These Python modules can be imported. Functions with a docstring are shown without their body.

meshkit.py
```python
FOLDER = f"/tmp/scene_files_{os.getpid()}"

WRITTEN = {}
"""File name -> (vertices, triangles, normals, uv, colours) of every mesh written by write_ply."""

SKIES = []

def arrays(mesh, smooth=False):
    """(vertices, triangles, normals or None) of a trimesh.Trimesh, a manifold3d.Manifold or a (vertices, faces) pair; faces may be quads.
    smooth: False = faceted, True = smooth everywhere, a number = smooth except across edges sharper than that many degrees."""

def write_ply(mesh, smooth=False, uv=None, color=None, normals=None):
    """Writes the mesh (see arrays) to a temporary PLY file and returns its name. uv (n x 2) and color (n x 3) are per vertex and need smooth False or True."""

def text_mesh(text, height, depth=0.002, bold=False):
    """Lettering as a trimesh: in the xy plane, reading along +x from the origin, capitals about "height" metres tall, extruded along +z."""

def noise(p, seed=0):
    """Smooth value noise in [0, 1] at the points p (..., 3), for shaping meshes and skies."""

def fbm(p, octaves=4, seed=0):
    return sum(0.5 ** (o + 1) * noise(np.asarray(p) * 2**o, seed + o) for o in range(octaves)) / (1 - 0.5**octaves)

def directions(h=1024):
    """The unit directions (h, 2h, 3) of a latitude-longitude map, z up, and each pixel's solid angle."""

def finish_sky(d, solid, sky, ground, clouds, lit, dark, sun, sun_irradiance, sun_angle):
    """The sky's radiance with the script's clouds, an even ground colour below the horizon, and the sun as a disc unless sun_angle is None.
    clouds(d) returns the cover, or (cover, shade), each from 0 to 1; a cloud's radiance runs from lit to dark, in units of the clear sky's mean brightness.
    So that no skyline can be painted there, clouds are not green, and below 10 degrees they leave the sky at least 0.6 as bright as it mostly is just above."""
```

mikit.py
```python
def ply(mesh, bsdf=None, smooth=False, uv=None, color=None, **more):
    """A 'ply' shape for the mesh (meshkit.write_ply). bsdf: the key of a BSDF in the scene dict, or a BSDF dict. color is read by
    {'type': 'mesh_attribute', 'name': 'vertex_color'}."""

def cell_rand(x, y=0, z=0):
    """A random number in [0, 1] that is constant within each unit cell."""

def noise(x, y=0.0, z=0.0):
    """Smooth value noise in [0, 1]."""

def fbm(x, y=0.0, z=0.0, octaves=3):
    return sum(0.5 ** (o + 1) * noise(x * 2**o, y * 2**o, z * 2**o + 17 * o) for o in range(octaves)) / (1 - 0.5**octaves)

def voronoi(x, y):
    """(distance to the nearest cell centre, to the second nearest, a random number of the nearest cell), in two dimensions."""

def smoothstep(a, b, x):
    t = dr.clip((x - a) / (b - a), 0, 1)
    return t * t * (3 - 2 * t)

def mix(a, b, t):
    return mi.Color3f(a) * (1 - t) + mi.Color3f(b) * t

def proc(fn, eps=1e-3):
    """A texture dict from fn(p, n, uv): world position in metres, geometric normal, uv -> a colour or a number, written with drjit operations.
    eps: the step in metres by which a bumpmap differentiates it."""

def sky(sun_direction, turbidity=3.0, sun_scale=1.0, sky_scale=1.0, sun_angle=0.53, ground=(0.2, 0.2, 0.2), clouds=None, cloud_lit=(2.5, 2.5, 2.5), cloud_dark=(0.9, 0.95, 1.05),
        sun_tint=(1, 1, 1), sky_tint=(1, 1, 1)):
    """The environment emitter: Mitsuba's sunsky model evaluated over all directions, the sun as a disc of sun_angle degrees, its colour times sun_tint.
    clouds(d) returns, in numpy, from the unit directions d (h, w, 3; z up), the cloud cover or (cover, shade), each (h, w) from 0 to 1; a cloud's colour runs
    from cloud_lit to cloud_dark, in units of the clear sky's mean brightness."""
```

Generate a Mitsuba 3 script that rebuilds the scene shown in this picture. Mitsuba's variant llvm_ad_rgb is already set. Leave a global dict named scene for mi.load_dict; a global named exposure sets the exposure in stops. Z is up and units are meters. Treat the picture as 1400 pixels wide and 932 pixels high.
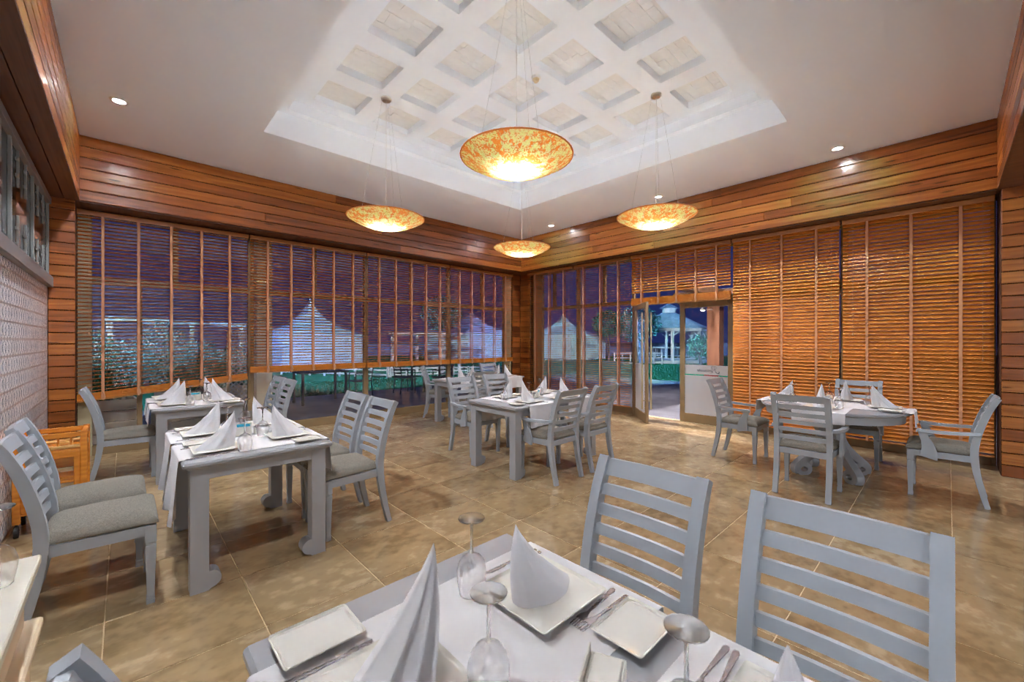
import math, random
import numpy as np
import trimesh
import shapely
import shapely.geometry as sg
import drjit as dr
import mitsuba as mi
import mikit, meshkit
from mikit import noise, fbm, voronoi, cell_rand, smoothstep, mix, proc

T = mi.ScalarTransform4f
rng = random.Random(7)
nrng = np.random.RandomState(11)

# ------------------------------------------------------------------ camera, sky, exposure
exposure = 0.38
scene, labels = {}, {}
FPX = 562.0
scene['camera'] = {
    'type': 'thinlens', 'fov': 2 * math.degrees(math.atan(700 / FPX)), 'fov_axis': 'x',
    'aperture_radius': 0.0016, 'focus_distance': 4.2, 'near_clip': 0.02, 'far_clip': 300.0,
    'to_world': T().look_at(origin=[0, 0, 1.45], target=[0.686, 0.728, 1.45], up=[0, 0, 1])}
scene['night_sky'] = {'type': 'constant', 'radiance': {'type': 'rgb', 'value': [0.009, 0.016, 0.076]}}
DOWNLIGHT_RADIANCE = [2150.0, 2330.0, 2620.0]
BULB_RADIANCE = [96.0, 102.0, 110.0]
HALL_PANEL_RADIANCE = [80.0, 88.0, 101.0]
PORCH_LAMP_INTENSITY = [44.0, 41.0, 44.0]
FLOOD_INTENSITY = [760.0, 1800.0, 4800.0]

# ------------------------------------------------------------------ materials
def rgb(c): return {'type': 'rgb', 'value': list(c)}
def princ(name, col, rough=.5, spec=.5, **k):
    c = col if isinstance(col, dict) else rgb(col)
    d = {'type': 'principled', 'base_color': c, 'roughness': rough, 'specular': spec}
    for a, b in k.items(): d[a] = b
    scene['m_' + name] = {'type': 'twosided', 'bsdf': d}
    return 'm_' + name

def wood_fn(p, n, uv):
    ny, nz = dr.abs(n.y), dr.abs(n.z)
    along = dr.select(ny > .7, p.x, p.y)
    across = dr.select(nz > .7, p.x, p.z)
    s = uv.x * 57.0
    warp = noise(along * 1.3 + s, across * 9, s) * .9
    g = noise(along * 1.6 + s, across * 46 + warp * 5, s)
    g2 = noise(along * 9 + s, across * 160, s + 3)
    d, d2, w = voronoi(along * 1.1 + s, across * 7.5 + s * 1.7)
    knot = (1 - smoothstep(.03, .10, d)) * dr.select(w > .55, 1.0, 0.0)
    t = dr.clip(uv.y + (g - .5) * .34 + (g2 - .5) * .12, 0, 1)
    c = mix(mix((.080, .021, .006), (.245, .066, .013), smoothstep(0, .5, t)), (.46, .165, .032), smoothstep(.45, 1, t))
    return c * (1 - .6 * knot)
WOOD = princ('wood', proc(wood_fn), .25, .38)
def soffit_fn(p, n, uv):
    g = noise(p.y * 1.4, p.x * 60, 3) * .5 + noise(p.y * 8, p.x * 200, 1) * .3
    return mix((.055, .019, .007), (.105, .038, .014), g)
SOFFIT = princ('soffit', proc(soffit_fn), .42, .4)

def slat_fn(p, n, uv):
    r = cell_rand(p.z * 22.2, dr.floor((p.x + p.y) * .27))
    s = noise((p.x + p.y) * 2.0, p.z * 260)
    return mi.Color3f(.70, .228, .028) * (.80 + .24 * r + .16 * (s - .5))
SLAT = princ('slat', proc(slat_fn), .30, .5)
RAIL = princ('rail', (.46, .17, .040), .32, .5)
TAPE = princ('tape', (.60, .29, .15), .8, .2)
CORD = princ('cord', (.62, .36, .18), .7, .2)

def tile_fn(p, n, uv):
    u, v = (p.x - .524) / .6, (p.y + .02) / .6
    r = cell_rand(u, v, 5)
    r2 = cell_rand(u, v, 9)
    a = fbm(p.x * 3.2 + r * 40, p.y * 4.2 + r2 * 30, 1, octaves=5)
    b = fbm(p.x * 16 + r2 * 9, p.y * 21, 4, octaves=4)
    t = dr.clip(.5 + (a - .5) * 1.05 + (b - .5) * .8 + (r - .5) * .12, 0, 1)
    c = mix((.212, .136, .062), (.318, .218, .109), smoothstep(.05, .6, t))
    return mix(c, (.44, .33, .196), smoothstep(.62, 1, t))
TILE = princ('floor_tile', proc(tile_fn), .13, .5)
GROUT = princ('grout', (.62, .48, .29), .8, .2)
CEIL = princ('ceiling_white', (.83, .865, .91), .9, .1)
STONE = princ('coffer_stone', proc(lambda p, n, uv: mix((.745, .735, .71), (.82, .81, .79), fbm(p.x * 22, p.y * 34, p.z * 20))), .9, .1)
PLASTER = princ('plaster', (.66, .62, .56), .9, .1)
FRAME = princ('frame', (.255, .172, .082), .38, .5)
FRAME_L = princ('frame_light', (.46, .38, .22), .5, .4)
JAMB = princ('jamb', (.40, .31, .185), .5, .4)
PAINT = princ('chair_paint', (.318, .345, .366), .36, .5)
PAINT_T = princ('table_paint', (.325, .333, .342), .34, .5)
def tweed_fn(p, n, uv):
    a = noise(p.x * 260, p.y * 260, p.z * 260)
    b = noise(p.x * 620, p.y * 90, p.z * 400)
    return mix((.082, .074, .056), (.262, .24, .196), dr.clip(.2 + a * .45 + b * .4, 0, 1))
TWEED = princ('tweed', proc(tweed_fn), .95, .1, sheen=.3)
CLOTH = princ('white_cloth', (.69, .68, .69), .9, .1, sheen=.2)
CHINA = princ('china', (.70, .68, .60), .12, .5)
STEEL = {'type': 'twosided', 'bsdf': {'type': 'roughconductor', 'material': 'Cr', 'alpha': .08}}
scene['m_steel'] = STEEL; STEEL = 'm_steel'
scene['m_mirror'] = {'type': 'twosided', 'bsdf': {'type': 'conductor', 'specular_reflectance': {'type': 'rgb', 'value': .62}}}
scene['m_pane'] = {'type': 'thindielectric', 'int_ior': 1.6}
scene['m_window_pane'] = {'type': 'thindielectric', 'int_ior': 1.95}
scene['m_glass'] = {'type': 'roughdielectric', 'int_ior': 1.5, 'alpha': .012}
scene['m_bowl'] = {'type': 'blendbsdf', 'weight': .005, 'a': {'type': 'thindielectric', 'int_ior': 1.5}, 'b': {'type': 'twosided', 'bsdf': {'type': 'roughconductor', 'material': 'Cr', 'alpha': .10}}}
scene['m_film_base'] = {'type': 'principledthin', 'base_color': rgb((.72, .71, .70)), 'roughness': .6, 'diff_trans': 1.0}
scene['m_film'] = {'type': 'blendbsdf', 'weight': .88, 'a': {'type': 'thindielectric', 'int_ior': 1.5}, 'b': {'type': 'principledthin', 'base_color': rgb((.60, .595, .58)), 'roughness': .6, 'diff_trans': .5}}
scene['m_film_w'] = {'type': 'blendbsdf', 'weight': .26, 'a': {'type': 'thindielectric', 'int_ior': 1.5}, 'b': {'type': 'principledthin', 'base_color': rgb((.50, .50, .50)), 'roughness': .6, 'diff_trans': 1.0}}
def mosaic_fn(p, n, uv):
    # glass shards: the uv runs around the dish (x, metres along the ring) and out to the rim (y)
    d, d2, w = voronoi(uv.x * 115, uv.y * 115)
    big = noise(uv.x * 34, uv.y * 34, 2)
    k = dr.clip(w * .55 + big * .75 - .28, 0, 1)
    c = mix((.97, .80, .30), (.95, .28, .035), smoothstep(.18, .52, k))
    return c * dr.select(d2 - d < .05, .8, 1.0)
scene['m_mosaic'] = {'type': 'principledthin', 'base_color': proc(mosaic_fn), 'roughness': .35, 'diff_trans': .95}
MOSAIC_RIM = princ('mosaic_rim', (.80, .26, .05), .3, .5)
CHROME = princ('chrome', (.62, .60, .56), .15, .5, metallic=1.0)
WIRE = princ('wire', (.55, .55, .55), .4, .5)
WHITE = princ('white_plastic', (.78, .78, .76), .4, .5)
BRASS = princ('detector', (.66, .52, .30), .4, .5)
def zellige_fn(p, n, uv):
    u, v = p.y / .105, (p.z - .035) / .13
    fu, fv = u - dr.floor(u), v - dr.floor(v)
    lens = dr.abs(fu - .5) * 2
    arc = dr.sin(math.pi * fv)
    line = 1 - smoothstep(.06, .20, dr.abs(lens - arc * .92))
    core = 1 - smoothstep(.10, .30, lens + dr.abs(fv - .5) * .9)
    band = 1 - smoothstep(.05, .11, dr.minimum(fv, 1 - fv))
    r = cell_rand(u, v, 2)
    c = mix((.64, .61, .59), (.74, .715, .70), r)
    c = mix(c, (.10, .125, .17), line * .95)
    c = mix(c, (.22, .30, .38), core * .9)
    return mix(c, (.40, .315, .28), band * .6)
ZELLIGE = princ('zellige', proc(zellige_fn), .25, .5)
TGROUT = princ('tile_grout', (.50, .46, .43), .9, .1)
TAUPE = princ('taupe_lacquer', (.165, .148, .138), .4, .5)
SAGE = princ('fret_bar', (.20, .215, .205), .45, .4)
ORANGE = princ('orange_wood', proc(lambda p, n, uv: mix((.52, .15, .016), (.72, .27, .035), noise(p.x * 9, p.y * 9, p.z * 60))), .28, .5)
HONEY = princ('honey_wood', (.72, .40, .12), .3, .5)
BIRCH = princ('birch', proc(lambda p, n, uv: mix((.62, .47, .30), (.72, .58, .40), noise(p.x * 40, p.y * 3, p.z * 30))), .45, .4)
IVORY = princ('ivory_top', (.66, .62, .50), .3, .5)
BLACK = princ('black', (.02, .02, .02), .5, .3)
TEAL = princ('teal_card', (.03, .36, .50), .5, .3)
INK = princ('ink', (.12, .14, .16), .6, .3)
INKG = princ('ink_green', (.0, .34, .22), .6, .3)
INKR = princ('ink_red', (.45, .06, .05), .6, .3)
# outdoors
PAVING = princ('paving', proc(lambda p, n, uv: mix((.17, .165, .175), (.25, .245, .25), fbm(p.x * 3, p.y * 3, 0))), .45, .4)
GRASS = princ('grass', proc(lambda p, n, uv: mix((.004, .038, .013), (.012, .075, .024), fbm(p.x * 9, p.y * 9, p.z * 9))), .9, .1)
LEAF = {}
for nm, c in dict(green=(.02, .085, .03), teal=(.10, .26, .16), pale=(.30, .40, .24)).items():
    scene['m_leaf_' + nm] = {'type': 'principledthin', 'base_color': rgb(c), 'roughness': .5, 'diff_trans': .7}; LEAF[nm] = 'm_leaf_' + nm
BARK = princ('bark', (.13, .09, .06), .9, .1)
CANVAS = princ('canvas', (.72, .73, .76), .8, .2)
OUTWHITE = princ('white_timber', (.74, .74, .76), .6, .3)
SHINGLE = princ('shingle', proc(lambda p, n, uv: mix((.28, .31, .33), (.42, .45, .47), cell_rand(p.x * 5, p.y * 5, p.z * 9))), .8, .2)
PLANTER = princ('planter_board', (.72, .64, .49), .7, .2)
COLUMN = princ('porch_column', (.76, .67, .47), .8, .2)
PILLAR = princ('pillar_wood', proc(lambda p, n, uv: mix((.15, .06, .028), (.23, .10, .045), noise(p.x * 40, p.y * 40, p.z * 2))), .5, .4)
DARKMETAL = princ('dark_metal', (.035, .035, .04), .45, .5)
WALLOUT = princ('garden_wall', (.30, .31, .33), .8, .2)

# ------------------------------------------------------------------ mesh helpers
cat = trimesh.util.concatenate
def box(x0, x1, y0, y1, z0, z1):
    m = trimesh.creation.box((abs(x1 - x0), abs(y1 - y0), abs(z1 - z0)))
    m.apply_translation(((x0 + x1) / 2, (y0 + y1) / 2, (z0 + z1) / 2)); return m
def cbox(x0, x1, y0, y1, z0, z1, c=.003):
    h = np.array([x1 - x0, y1 - y0, z1 - z0]) / 2.0
    pts = []
    for s in np.ndindex(2, 2, 2):
        s = np.array(s) * 2 - 1
        for k in range(3):
            q = h - c; q[k] = h[k]; pts.append(s * q)
    m = trimesh.convex.convex_hull(np.array(pts))
    m.apply_translation(((x0 + x1) / 2, (y0 + y1) / 2, (z0 + z1) / 2)); return m
def rot(m, deg, axis, about=(0, 0, 0)):
    m.apply_transform(trimesh.transformations.rotation_matrix(math.radians(deg), axis, about)); return m
def lathe(prof, n=32):
    return trimesh.creation.revolve(np.array(prof, float), sections=n)
def tube(path, r, n=8, closed=False):
    P = np.array(path, float); R = np.broadcast_to(np.asarray(r, float), (len(P),))
    V, Fc = [], []
    for i in range(len(P)):
        if closed: t = P[(i + 1) % len(P)] - P[i - 1]
        else: t = P[min(i + 1, len(P) - 1)] - P[max(i - 1, 0)]
        t = t / np.linalg.norm(t)
        a = np.cross(t, [0, 0, 1.0] if abs(t[2]) < .9 else [1.0, 0, 0]); a /= np.linalg.norm(a); b = np.cross(t, a)
        for k in range(n):
            w = 2 * math.pi * k / n; V.append(P[i] + R[i] * (math.cos(w) * a + math.sin(w) * b))
    m = len(P)
    for i in range(m if closed else m - 1):
        for k in range(n):
            p, q = i * n + k, i * n + (k + 1) % n; p2, q2 = ((i + 1) % m) * n + k, ((i + 1) % m) * n + (k + 1) % n
            Fc += [[p, q, q2], [p, q2, p2]]
    if not closed:
        for base, flip in ((0, 1), ((m - 1) * n, 0)):
            for k in range(1, n - 1):
                f = [base, base + k, base + k + 1]; Fc.append(f[::-1] if not flip else f)
    mesh = trimesh.Trimesh(V, Fc, process=False); mesh.fix_normals(); return mesh
def extrude(poly, h): return trimesh.creation.extrude_polygon(poly, h, engine='earcut')
def xz_extrude(pts, y0, y1):
    """polygon in (x, z), thickness along y"""
    m = extrude(sg.Polygon(pts).buffer(0), abs(y1 - y0))
    m.apply_transform(np.array([[1, 0, 0, 0], [0, 0, -1, 0], [0, 1, 0, 0], [0, 0, 0, 1.0]])); m.apply_translation((0, max(y0, y1), 0)); return m
def ribbon(path, w):
    """outline polygon of a band of width w (number or list) along an xz path"""
    P = np.array(path, float); W = np.broadcast_to(np.asarray(w, float), (len(P),)) / 2
    d = np.gradient(P, axis=0); d /= np.linalg.norm(d, axis=1)[:, None]; nn = np.stack([-d[:, 1], d[:, 0]], 1)
    return np.vstack([P + nn * W[:, None], (P - nn * W[:, None])[::-1]])
def spline(pts, n=14):
    from scipy.interpolate import CubicSpline
    P = np.array(pts, float); s = np.linspace(0, 1, len(P)); return CubicSpline(s, P)(np.linspace(0, 1, n))

# ------------------------------------------------------------------ bookkeeping
def numbered(key):
    if key not in used: used.add(key); return key
    k = 1
    while f'{key}_{k:03d}' in used: k += 1
    key = f'{key}_{k:03d}'; used.add(key); return key
used = set()
last_n = {}
def P(mesh, bsdf, smooth=False, uv=None): return mikit.ply(mesh, bsdf, smooth=smooth, uv=uv)
def put(parent, name, pl, tw=None, label=None, kind=None):
    base = f'{parent}__{name}'
    n = last_n.get(base, -1)
    key = base if n < 0 else f'{base}_{n + 1:03d}'
    last_n[base] = n + 1
    scene[key] = dict(pl) if tw is None else {**pl, 'to_world': tw}
    d = {}
    if label: d['label'] = label
    if kind: d['kind'] = kind
    if d: labels[key] = d
    return key
def thing(name, label, category, group=None, kind=None):
    key = numbered(name); labels[key] = {'label': label, 'category': category}
    if group: labels[key]['group'] = group
    if kind: labels[key]['kind'] = kind
    return key
def single(name, pl, label, category, group=None, tw=None):
    key = thing(name, label, category, group); scene[key] = dict(pl) if tw is None else {**pl, 'to_world': tw}; return key
def struct(name, label=None, pl=None):
    used.add(name); labels[name] = {'kind': 'structure', 'category': name.split('_')[0]}
    if label: labels[name]['label'] = label
    if pl is not None: scene[name] = pl
    return name
def at(x, y, z=0, deg=0): return T().translate([x, y, z]).rotate([0, 0, 1], deg)
def prefab(pf, key, tw):
    for p in pf:
        k = put(key, p[0], p[1], tw, p[2] if len(p) > 2 else None)
        for q in (p[3] if len(p) > 3 else []):
            put(k, q[0], q[1], tw, q[2] if len(q) > 2 else None)

XR, YB, XL, YF = 6.86, 6.96, -.40, -.38          # faces of the four timber bulkheads
XG, YG = 7.33, 7.41                             # inner faces of the window frames
SOFF, CZ = 3.09, 3.86

# ------------------------------------------------------------------ floor
fl = struct('floor', 'tan stone-look tiled restaurant floor with pale joints', P(box(-.75, 7.45, -1.75, 7.50, -.2, -.0025), GROUT))
xs = [-.676 + .6 * i for i in range(14)] + [7.33]
xs = [-.63] + [x for x in xs if -.6 < x < 7.3] + [7.36]
ys = [-1.7] + [-.02 + .6 * i for i in range(-2, 13)] + [7.44]
tile_cache = {}
for i in range(len(xs) - 1):
    for j in range(len(ys) - 1):
        w, d = round(xs[i + 1] - xs[i] - .006, 3), round(ys[j + 1] - ys[j] - .006, 3)
        if (w, d) not in tile_cache: tile_cache[w, d] = P(cbox(-w / 2, w / 2, -d / 2, d / 2, -.01, 0, .0012), TILE)
        put(fl, 'tile', tile_cache[w, d], T().translate([(xs[i] + xs[i + 1]) / 2, (ys[j] + ys[j + 1]) / 2, 0]))

# ------------------------------------------------------------------ ceiling: flat border, two-step tray, 5 x 5 coffers
TX0, TX1, TY0, TY1 = 1.163, 5.29, 1.21, 5.405
UX0, UX1, UY0, UY1 = 1.39, 5.183, 1.44, 5.29
Z1, Z2 = 4.157, 4.285
outer = sg.box(-.75, -1.75, 7.5, 7.55)
m1 = extrude(outer.difference(sg.box(TX0, TY0, TX1, TY1)), Z1 - CZ); m1.apply_translation((0, 0, CZ))
m2 = extrude(sg.box(.9, .9, 5.6, 5.7).difference(sg.box(UX0, UY0, UX1, UY1)), Z2 - Z1); m2.apply_translation((0, 0, Z1))
cof = []
for kx in range(5):
    for ky in range(5):
        cof.append((1.61 + .725 * kx, 1.675 + .735 * ky))
grid = sg.box(1.2, 1.2, 5.4, 5.5)
for x, y in cof: grid = grid.difference(sg.box(x, y, x + .505, y + .505))
m3 = extrude(grid, .085); m3.apply_translation((0, 0, Z2))
m4 = box(1.2, 5.4, 1.2, 5.5, Z2 + .1, Z2 + .2)
ce = struct('ceiling', 'white ceiling with a stepped square tray full of coffers')
put(ce, 'flat_border', P(m1, CEIL)); put(ce, 'tray_step', P(m2, CEIL)); put(ce, 'coffer_grid', P(m3, CEIL)); put(ce, 'backing', P(m4, CEIL))
order = sorted(cof, key=lambda c: -(c[0] < 2 or c[0] > 4) * 1 + abs(c[0] - c[1]) * 0 + (c[0] + c[1] < 5) * 3 + (c[0] + c[1] > 8) * 1)
rest, count = [], 0
for x, y in order:
    r = 0; yy = y - .005
    rows = 6
    for k in range(rows):
        h = .515 / rows
        cuts = [0, .17 + rng.uniform(-.05, .05), .34 + rng.uniform(-.05, .05), .515] if k % 2 else [0, .10 + rng.uniform(-.03, .03), .29 + rng.uniform(-.05, .05), .515]
        for a, b in zip(cuts[:-1], cuts[1:]):
            dz = rng.uniform(0, .006)
            mm = cbox(x - .005 + a + .0005, x - .005 + b - .0005, y - .005 + k * h + .0005, y - .005 + (k + 1) * h - .0005, Z2 + .078 - dz + .008, Z2 + .12, .002)
            if count < 288: put(ce, 'stone_strip', P(mm, STONE)); count += 1
            else: rest.append(mm)
put(ce, 'coffer_lining', P(cat(rest), STONE), kind='stuff')

# ------------------------------------------------------------------ walls
def planks(wall, axis, face, sgn, a0, a1, z0, z1, pitch, tone=(.18, .72), minl=1.8, maxl=4.2, name='plank', gap=.0085, th=.018):
    """horizontal boards on the plane axis=face; sgn: the side they stand proud of"""
    n = max(1, round((z1 - z0) / pitch)); h = (z1 - z0) / n
    for k in range(n):
        a = a0
        while a < a1 - .01:
            L = rng.uniform(minl, maxl); b = a + L
            if a1 - b < .5: b = a1
            lo, hi = face, face + sgn * th
            if lo > hi: lo, hi = hi, lo
            zz0, zz1 = z0 + k * h + gap / 2, z0 + (k + 1) * h - gap / 2
            m = cbox(a + .0008, b - .0008, lo, hi, zz0, zz1, .0045) if axis == 'y' else cbox(lo, hi, a + .0008, b - .0008, zz0, zz1, .0045)
            t = rng.uniform(*tone)
            put(wall, name, P(m, WOOD, uv=np.tile([rng.random(), t], (len(m.vertices), 1))))
            a = b
CORE = princ('plank_core', (.05, .02, .008), .8, .2)
wb = struct('wall_back', 'timber-clad bulkhead and columns above and beside the long window')
put(wb, 'bulkhead_core', P(box(-.63, 7.45, YB, 7.50, SOFF + .004, CZ + .02), CORE)); put(wb, 'column_core', P(cat([box(-.63, -.425, YB, 7.5, 0, SOFF), box(6.965, 7.46, 7.378, 7.5, 0, SOFF)]), CORE))
planks(wb, 'y', YB, -1, XL, XR, SOFF, CZ, .128)
planks(wb, 'y', YB, -1, -.63, -.417, 0, SOFF, .13, name='column_plank', tone=(.3, .62))
planks(wb, 'y', 7.378, -1, 6.955, 7.215, 0, SOFF, .13, name='column_plank', tone=(.0, .5))
wr = struct('wall_right', 'timber-clad bulkhead and pillar of the door wall')
put(wr, 'bulkhead_core', P(box(XR, 7.45, -1.75, 7.1, SOFF + .004, CZ + .02), CORE)); put(wr, 'column_core', P(cat([box(XR, 7.46, -1.75, YF - .01, 0, SOFF), box(7.238, 7.46, 7.02, 7.45, 0, SOFF)]), CORE))
planks(wr, 'x', XR, -1, YF, YB, SOFF, CZ, .128, tone=(.15, .92))
planks(wr, 'x', XR, -1, -1.7, YF - .012, 0, SOFF, .13, name='column_plank', tone=(.36, .82))
planks(wr, 'x', 7.238, -1, 7.03, 7.36, 0, SOFF, .13, name='column_plank', tone=(.35, .8))
wl = struct('wall_left', 'patterned tile wall under a timber bulkhead and a mirrored fret panel')
put(wl, 'wall_core', P(box(-.78, -.645, -1.75, 7.5, -.1, 4.0), TGROUT)); put(wl, 'bulkhead_core', P(box(-.64, XL, -1.75, 7.0, SOFF + .004, CZ + .02), CORE))
planks(wl, 'x', XL, 1, YF, YB - .02, SOFF, CZ, .128)
put(wl, 'soffit_board', P(cbox(-.50, XL + .018, YF, YB - .02, SOFF - .014, SOFF + .003, .002), SOFFIT))
for a, b in ((-.2, 2.1), (2.1, 4.6), (4.6, YB - .02)):
    put(wl, 'soffit_board', P(cbox(-.64, -.506, a + .001, b - .001, SOFF - .010, SOFF + .003, .002), SOFFIT))
wf = struct('wall_front', 'timber bulkhead behind the photographer')
put(wf, 'bulkhead_core', P(box(-.63, XR, -1.75, YF, SOFF + .004, CZ + .02), CORE));
planks(wf, 'y', YF, 1, XL, XR - .02, SOFF, CZ, .128)
for k in range(5):
    put(wf, 'soffit_board', P(cbox(-.63, XR - .02, YF - .26 * (k + 1) + .002, YF - .26 * k + (.018 if k == 0 else -.002), SOFF - .012, SOFF + .003, .002), SOFFIT))
for wname, mm in (('back', box(-.63, 7.4, YB + .01, 7.4, SOFF - .008, SOFF + .004)), ('right', box(XR + .01, 7.4, -.36, 7.0, SOFF - .008, SOFF + .004))):
    put('wall_' + wname, 'soffit', P(mm, SOFFIT))

# the hall the room opens into behind the photographer
struct('floor_hall', 'pale floor of the hall behind the photographer', P(box(-5.6, 7.46, -5.4, -1.75, -.2, -.001), PLASTER))
struct('ceiling_hall', 'white ceiling of the hall behind the photographer', P(box(-5.6, 7.46, -5.4, -1.75, 3.09, 3.3), CEIL))
hw = struct('wall_hall', 'white walls of the hall behind the photographer', P(cat([box(-5.7, 7.6, -5.5, -5.4, -.1, 3.3), box(-5.7, -5.6, -5.4, -1.75, -.1, 3.3), box(-5.6, -.78, -1.75, -1.65, -.1, 3.3), box(7.46, 7.6, -5.4, -1.75, -.1, 3.3)]), CEIL))
for x in (-1.5, -2.9, -4.3):
    k = thing('panel_light', f'square ceiling panel light in the hall behind the photographer, {"left" if x < -4 else ("middle" if x < -2 else "right")} one', 'ceiling light', 'panel lights of the hall behind the photographer')
    put(k, 'frame', P(cat([cbox(-.31, .31, -.31, -.295, 3.075, 3.09, .002), cbox(-.31, .31, .295, .31, 3.075, 3.09, .002), cbox(-.31, -.295, -.295, .295, 3.075, 3.09, .002), cbox(.295, .31, -.295, .295, 3.075, 3.09, .002)]), WHITE), at(x, -2.9))
    put(k, 'diffuser', {**P(box(-.295, .295, -.295, .295, 3.078, 3.086), WHITE), 'emitter': {'type': 'area', 'radiance': rgb(HALL_PANEL_RADIANCE)}}, at(x, -2.9))

# patterned tiles on the left wall
ty = [YB - .015 - .26 * i for i in range(30)]; tz = [.035 + .13 * k for k in range(16)]
rest, n = [], 0
tp = P(cbox(-.645, -.632, -.1285, .1285, .0012, .1288, .002), ZELLIGE)
for k in range(15, -1, -1):
    for i in range(30):
        zz = tz[k] - (.0 if k else .0)
        if i < 18 and zz + .13 < 2.13: put(wl, 'tile', tp, T().translate([0, ty[i] - .13, zz])); n += 1
        elif zz + .13 < 2.13:
            m = cbox(-.645, -.632, -.1285, .1285, .0012, .1288, .002); m.apply_translation((0, ty[i] - .13, zz)); rest.append(m)
put(wl, 'tile_field', P(cat(rest), ZELLIGE), kind='stuff')

# fretwork panel with a mirror behind it
fr = thing('fretwork_panel', 'taupe fretwork panel with a mirror behind it above the patterned tile wall', 'wall panel')
FZ0, FZ1 = 2.055, 3.06
put(fr, 'mirror', P(box(-.644, -.640, -.8, 6.90, FZ0 + .03, FZ1 - .02), 'm_mirror'), label='mirror pane')
put(fr, 'bottom_rail', P(cbox(-.645, -.585, -.8, YB - .025, FZ0, FZ0 + .115, .006), TAUPE))
put(fr, 'top_rail', P(cbox(-.645, -.600, -.8, YB - .025, FZ1 - .07, FZ1, .004), TAUPE))
post = P(cbox(-.639, -.617, -.016, .016, FZ0 + .11, FZ1 - .06, .003), SAGE)
sb = P(cbox(-.638, -.622, -.011, .011, 0, .31, .003), SAGE); blk = P(cbox(-.637, -.624, -.04, .04, -.012, .012, .002), SAGE)
yy = YB - .05
while yy > -.6:
    put(fr, 'upright', post, T().translate([0, yy, 0]))
    for q in (.34, .70):
        put(fr, 'short_bar', sb, T().translate([0, yy - q, FZ0 + .10])); put(fr, 'short_bar', sb, T().translate([0, yy - q, FZ1 - .37]))
        for z in (FZ0 + .17, FZ0 + .30, FZ1 - .15, FZ1 - .28): put(fr, 'link_block', blk, T().translate([0, yy - q - .03, z]))
    yy -= 1.04

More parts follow.
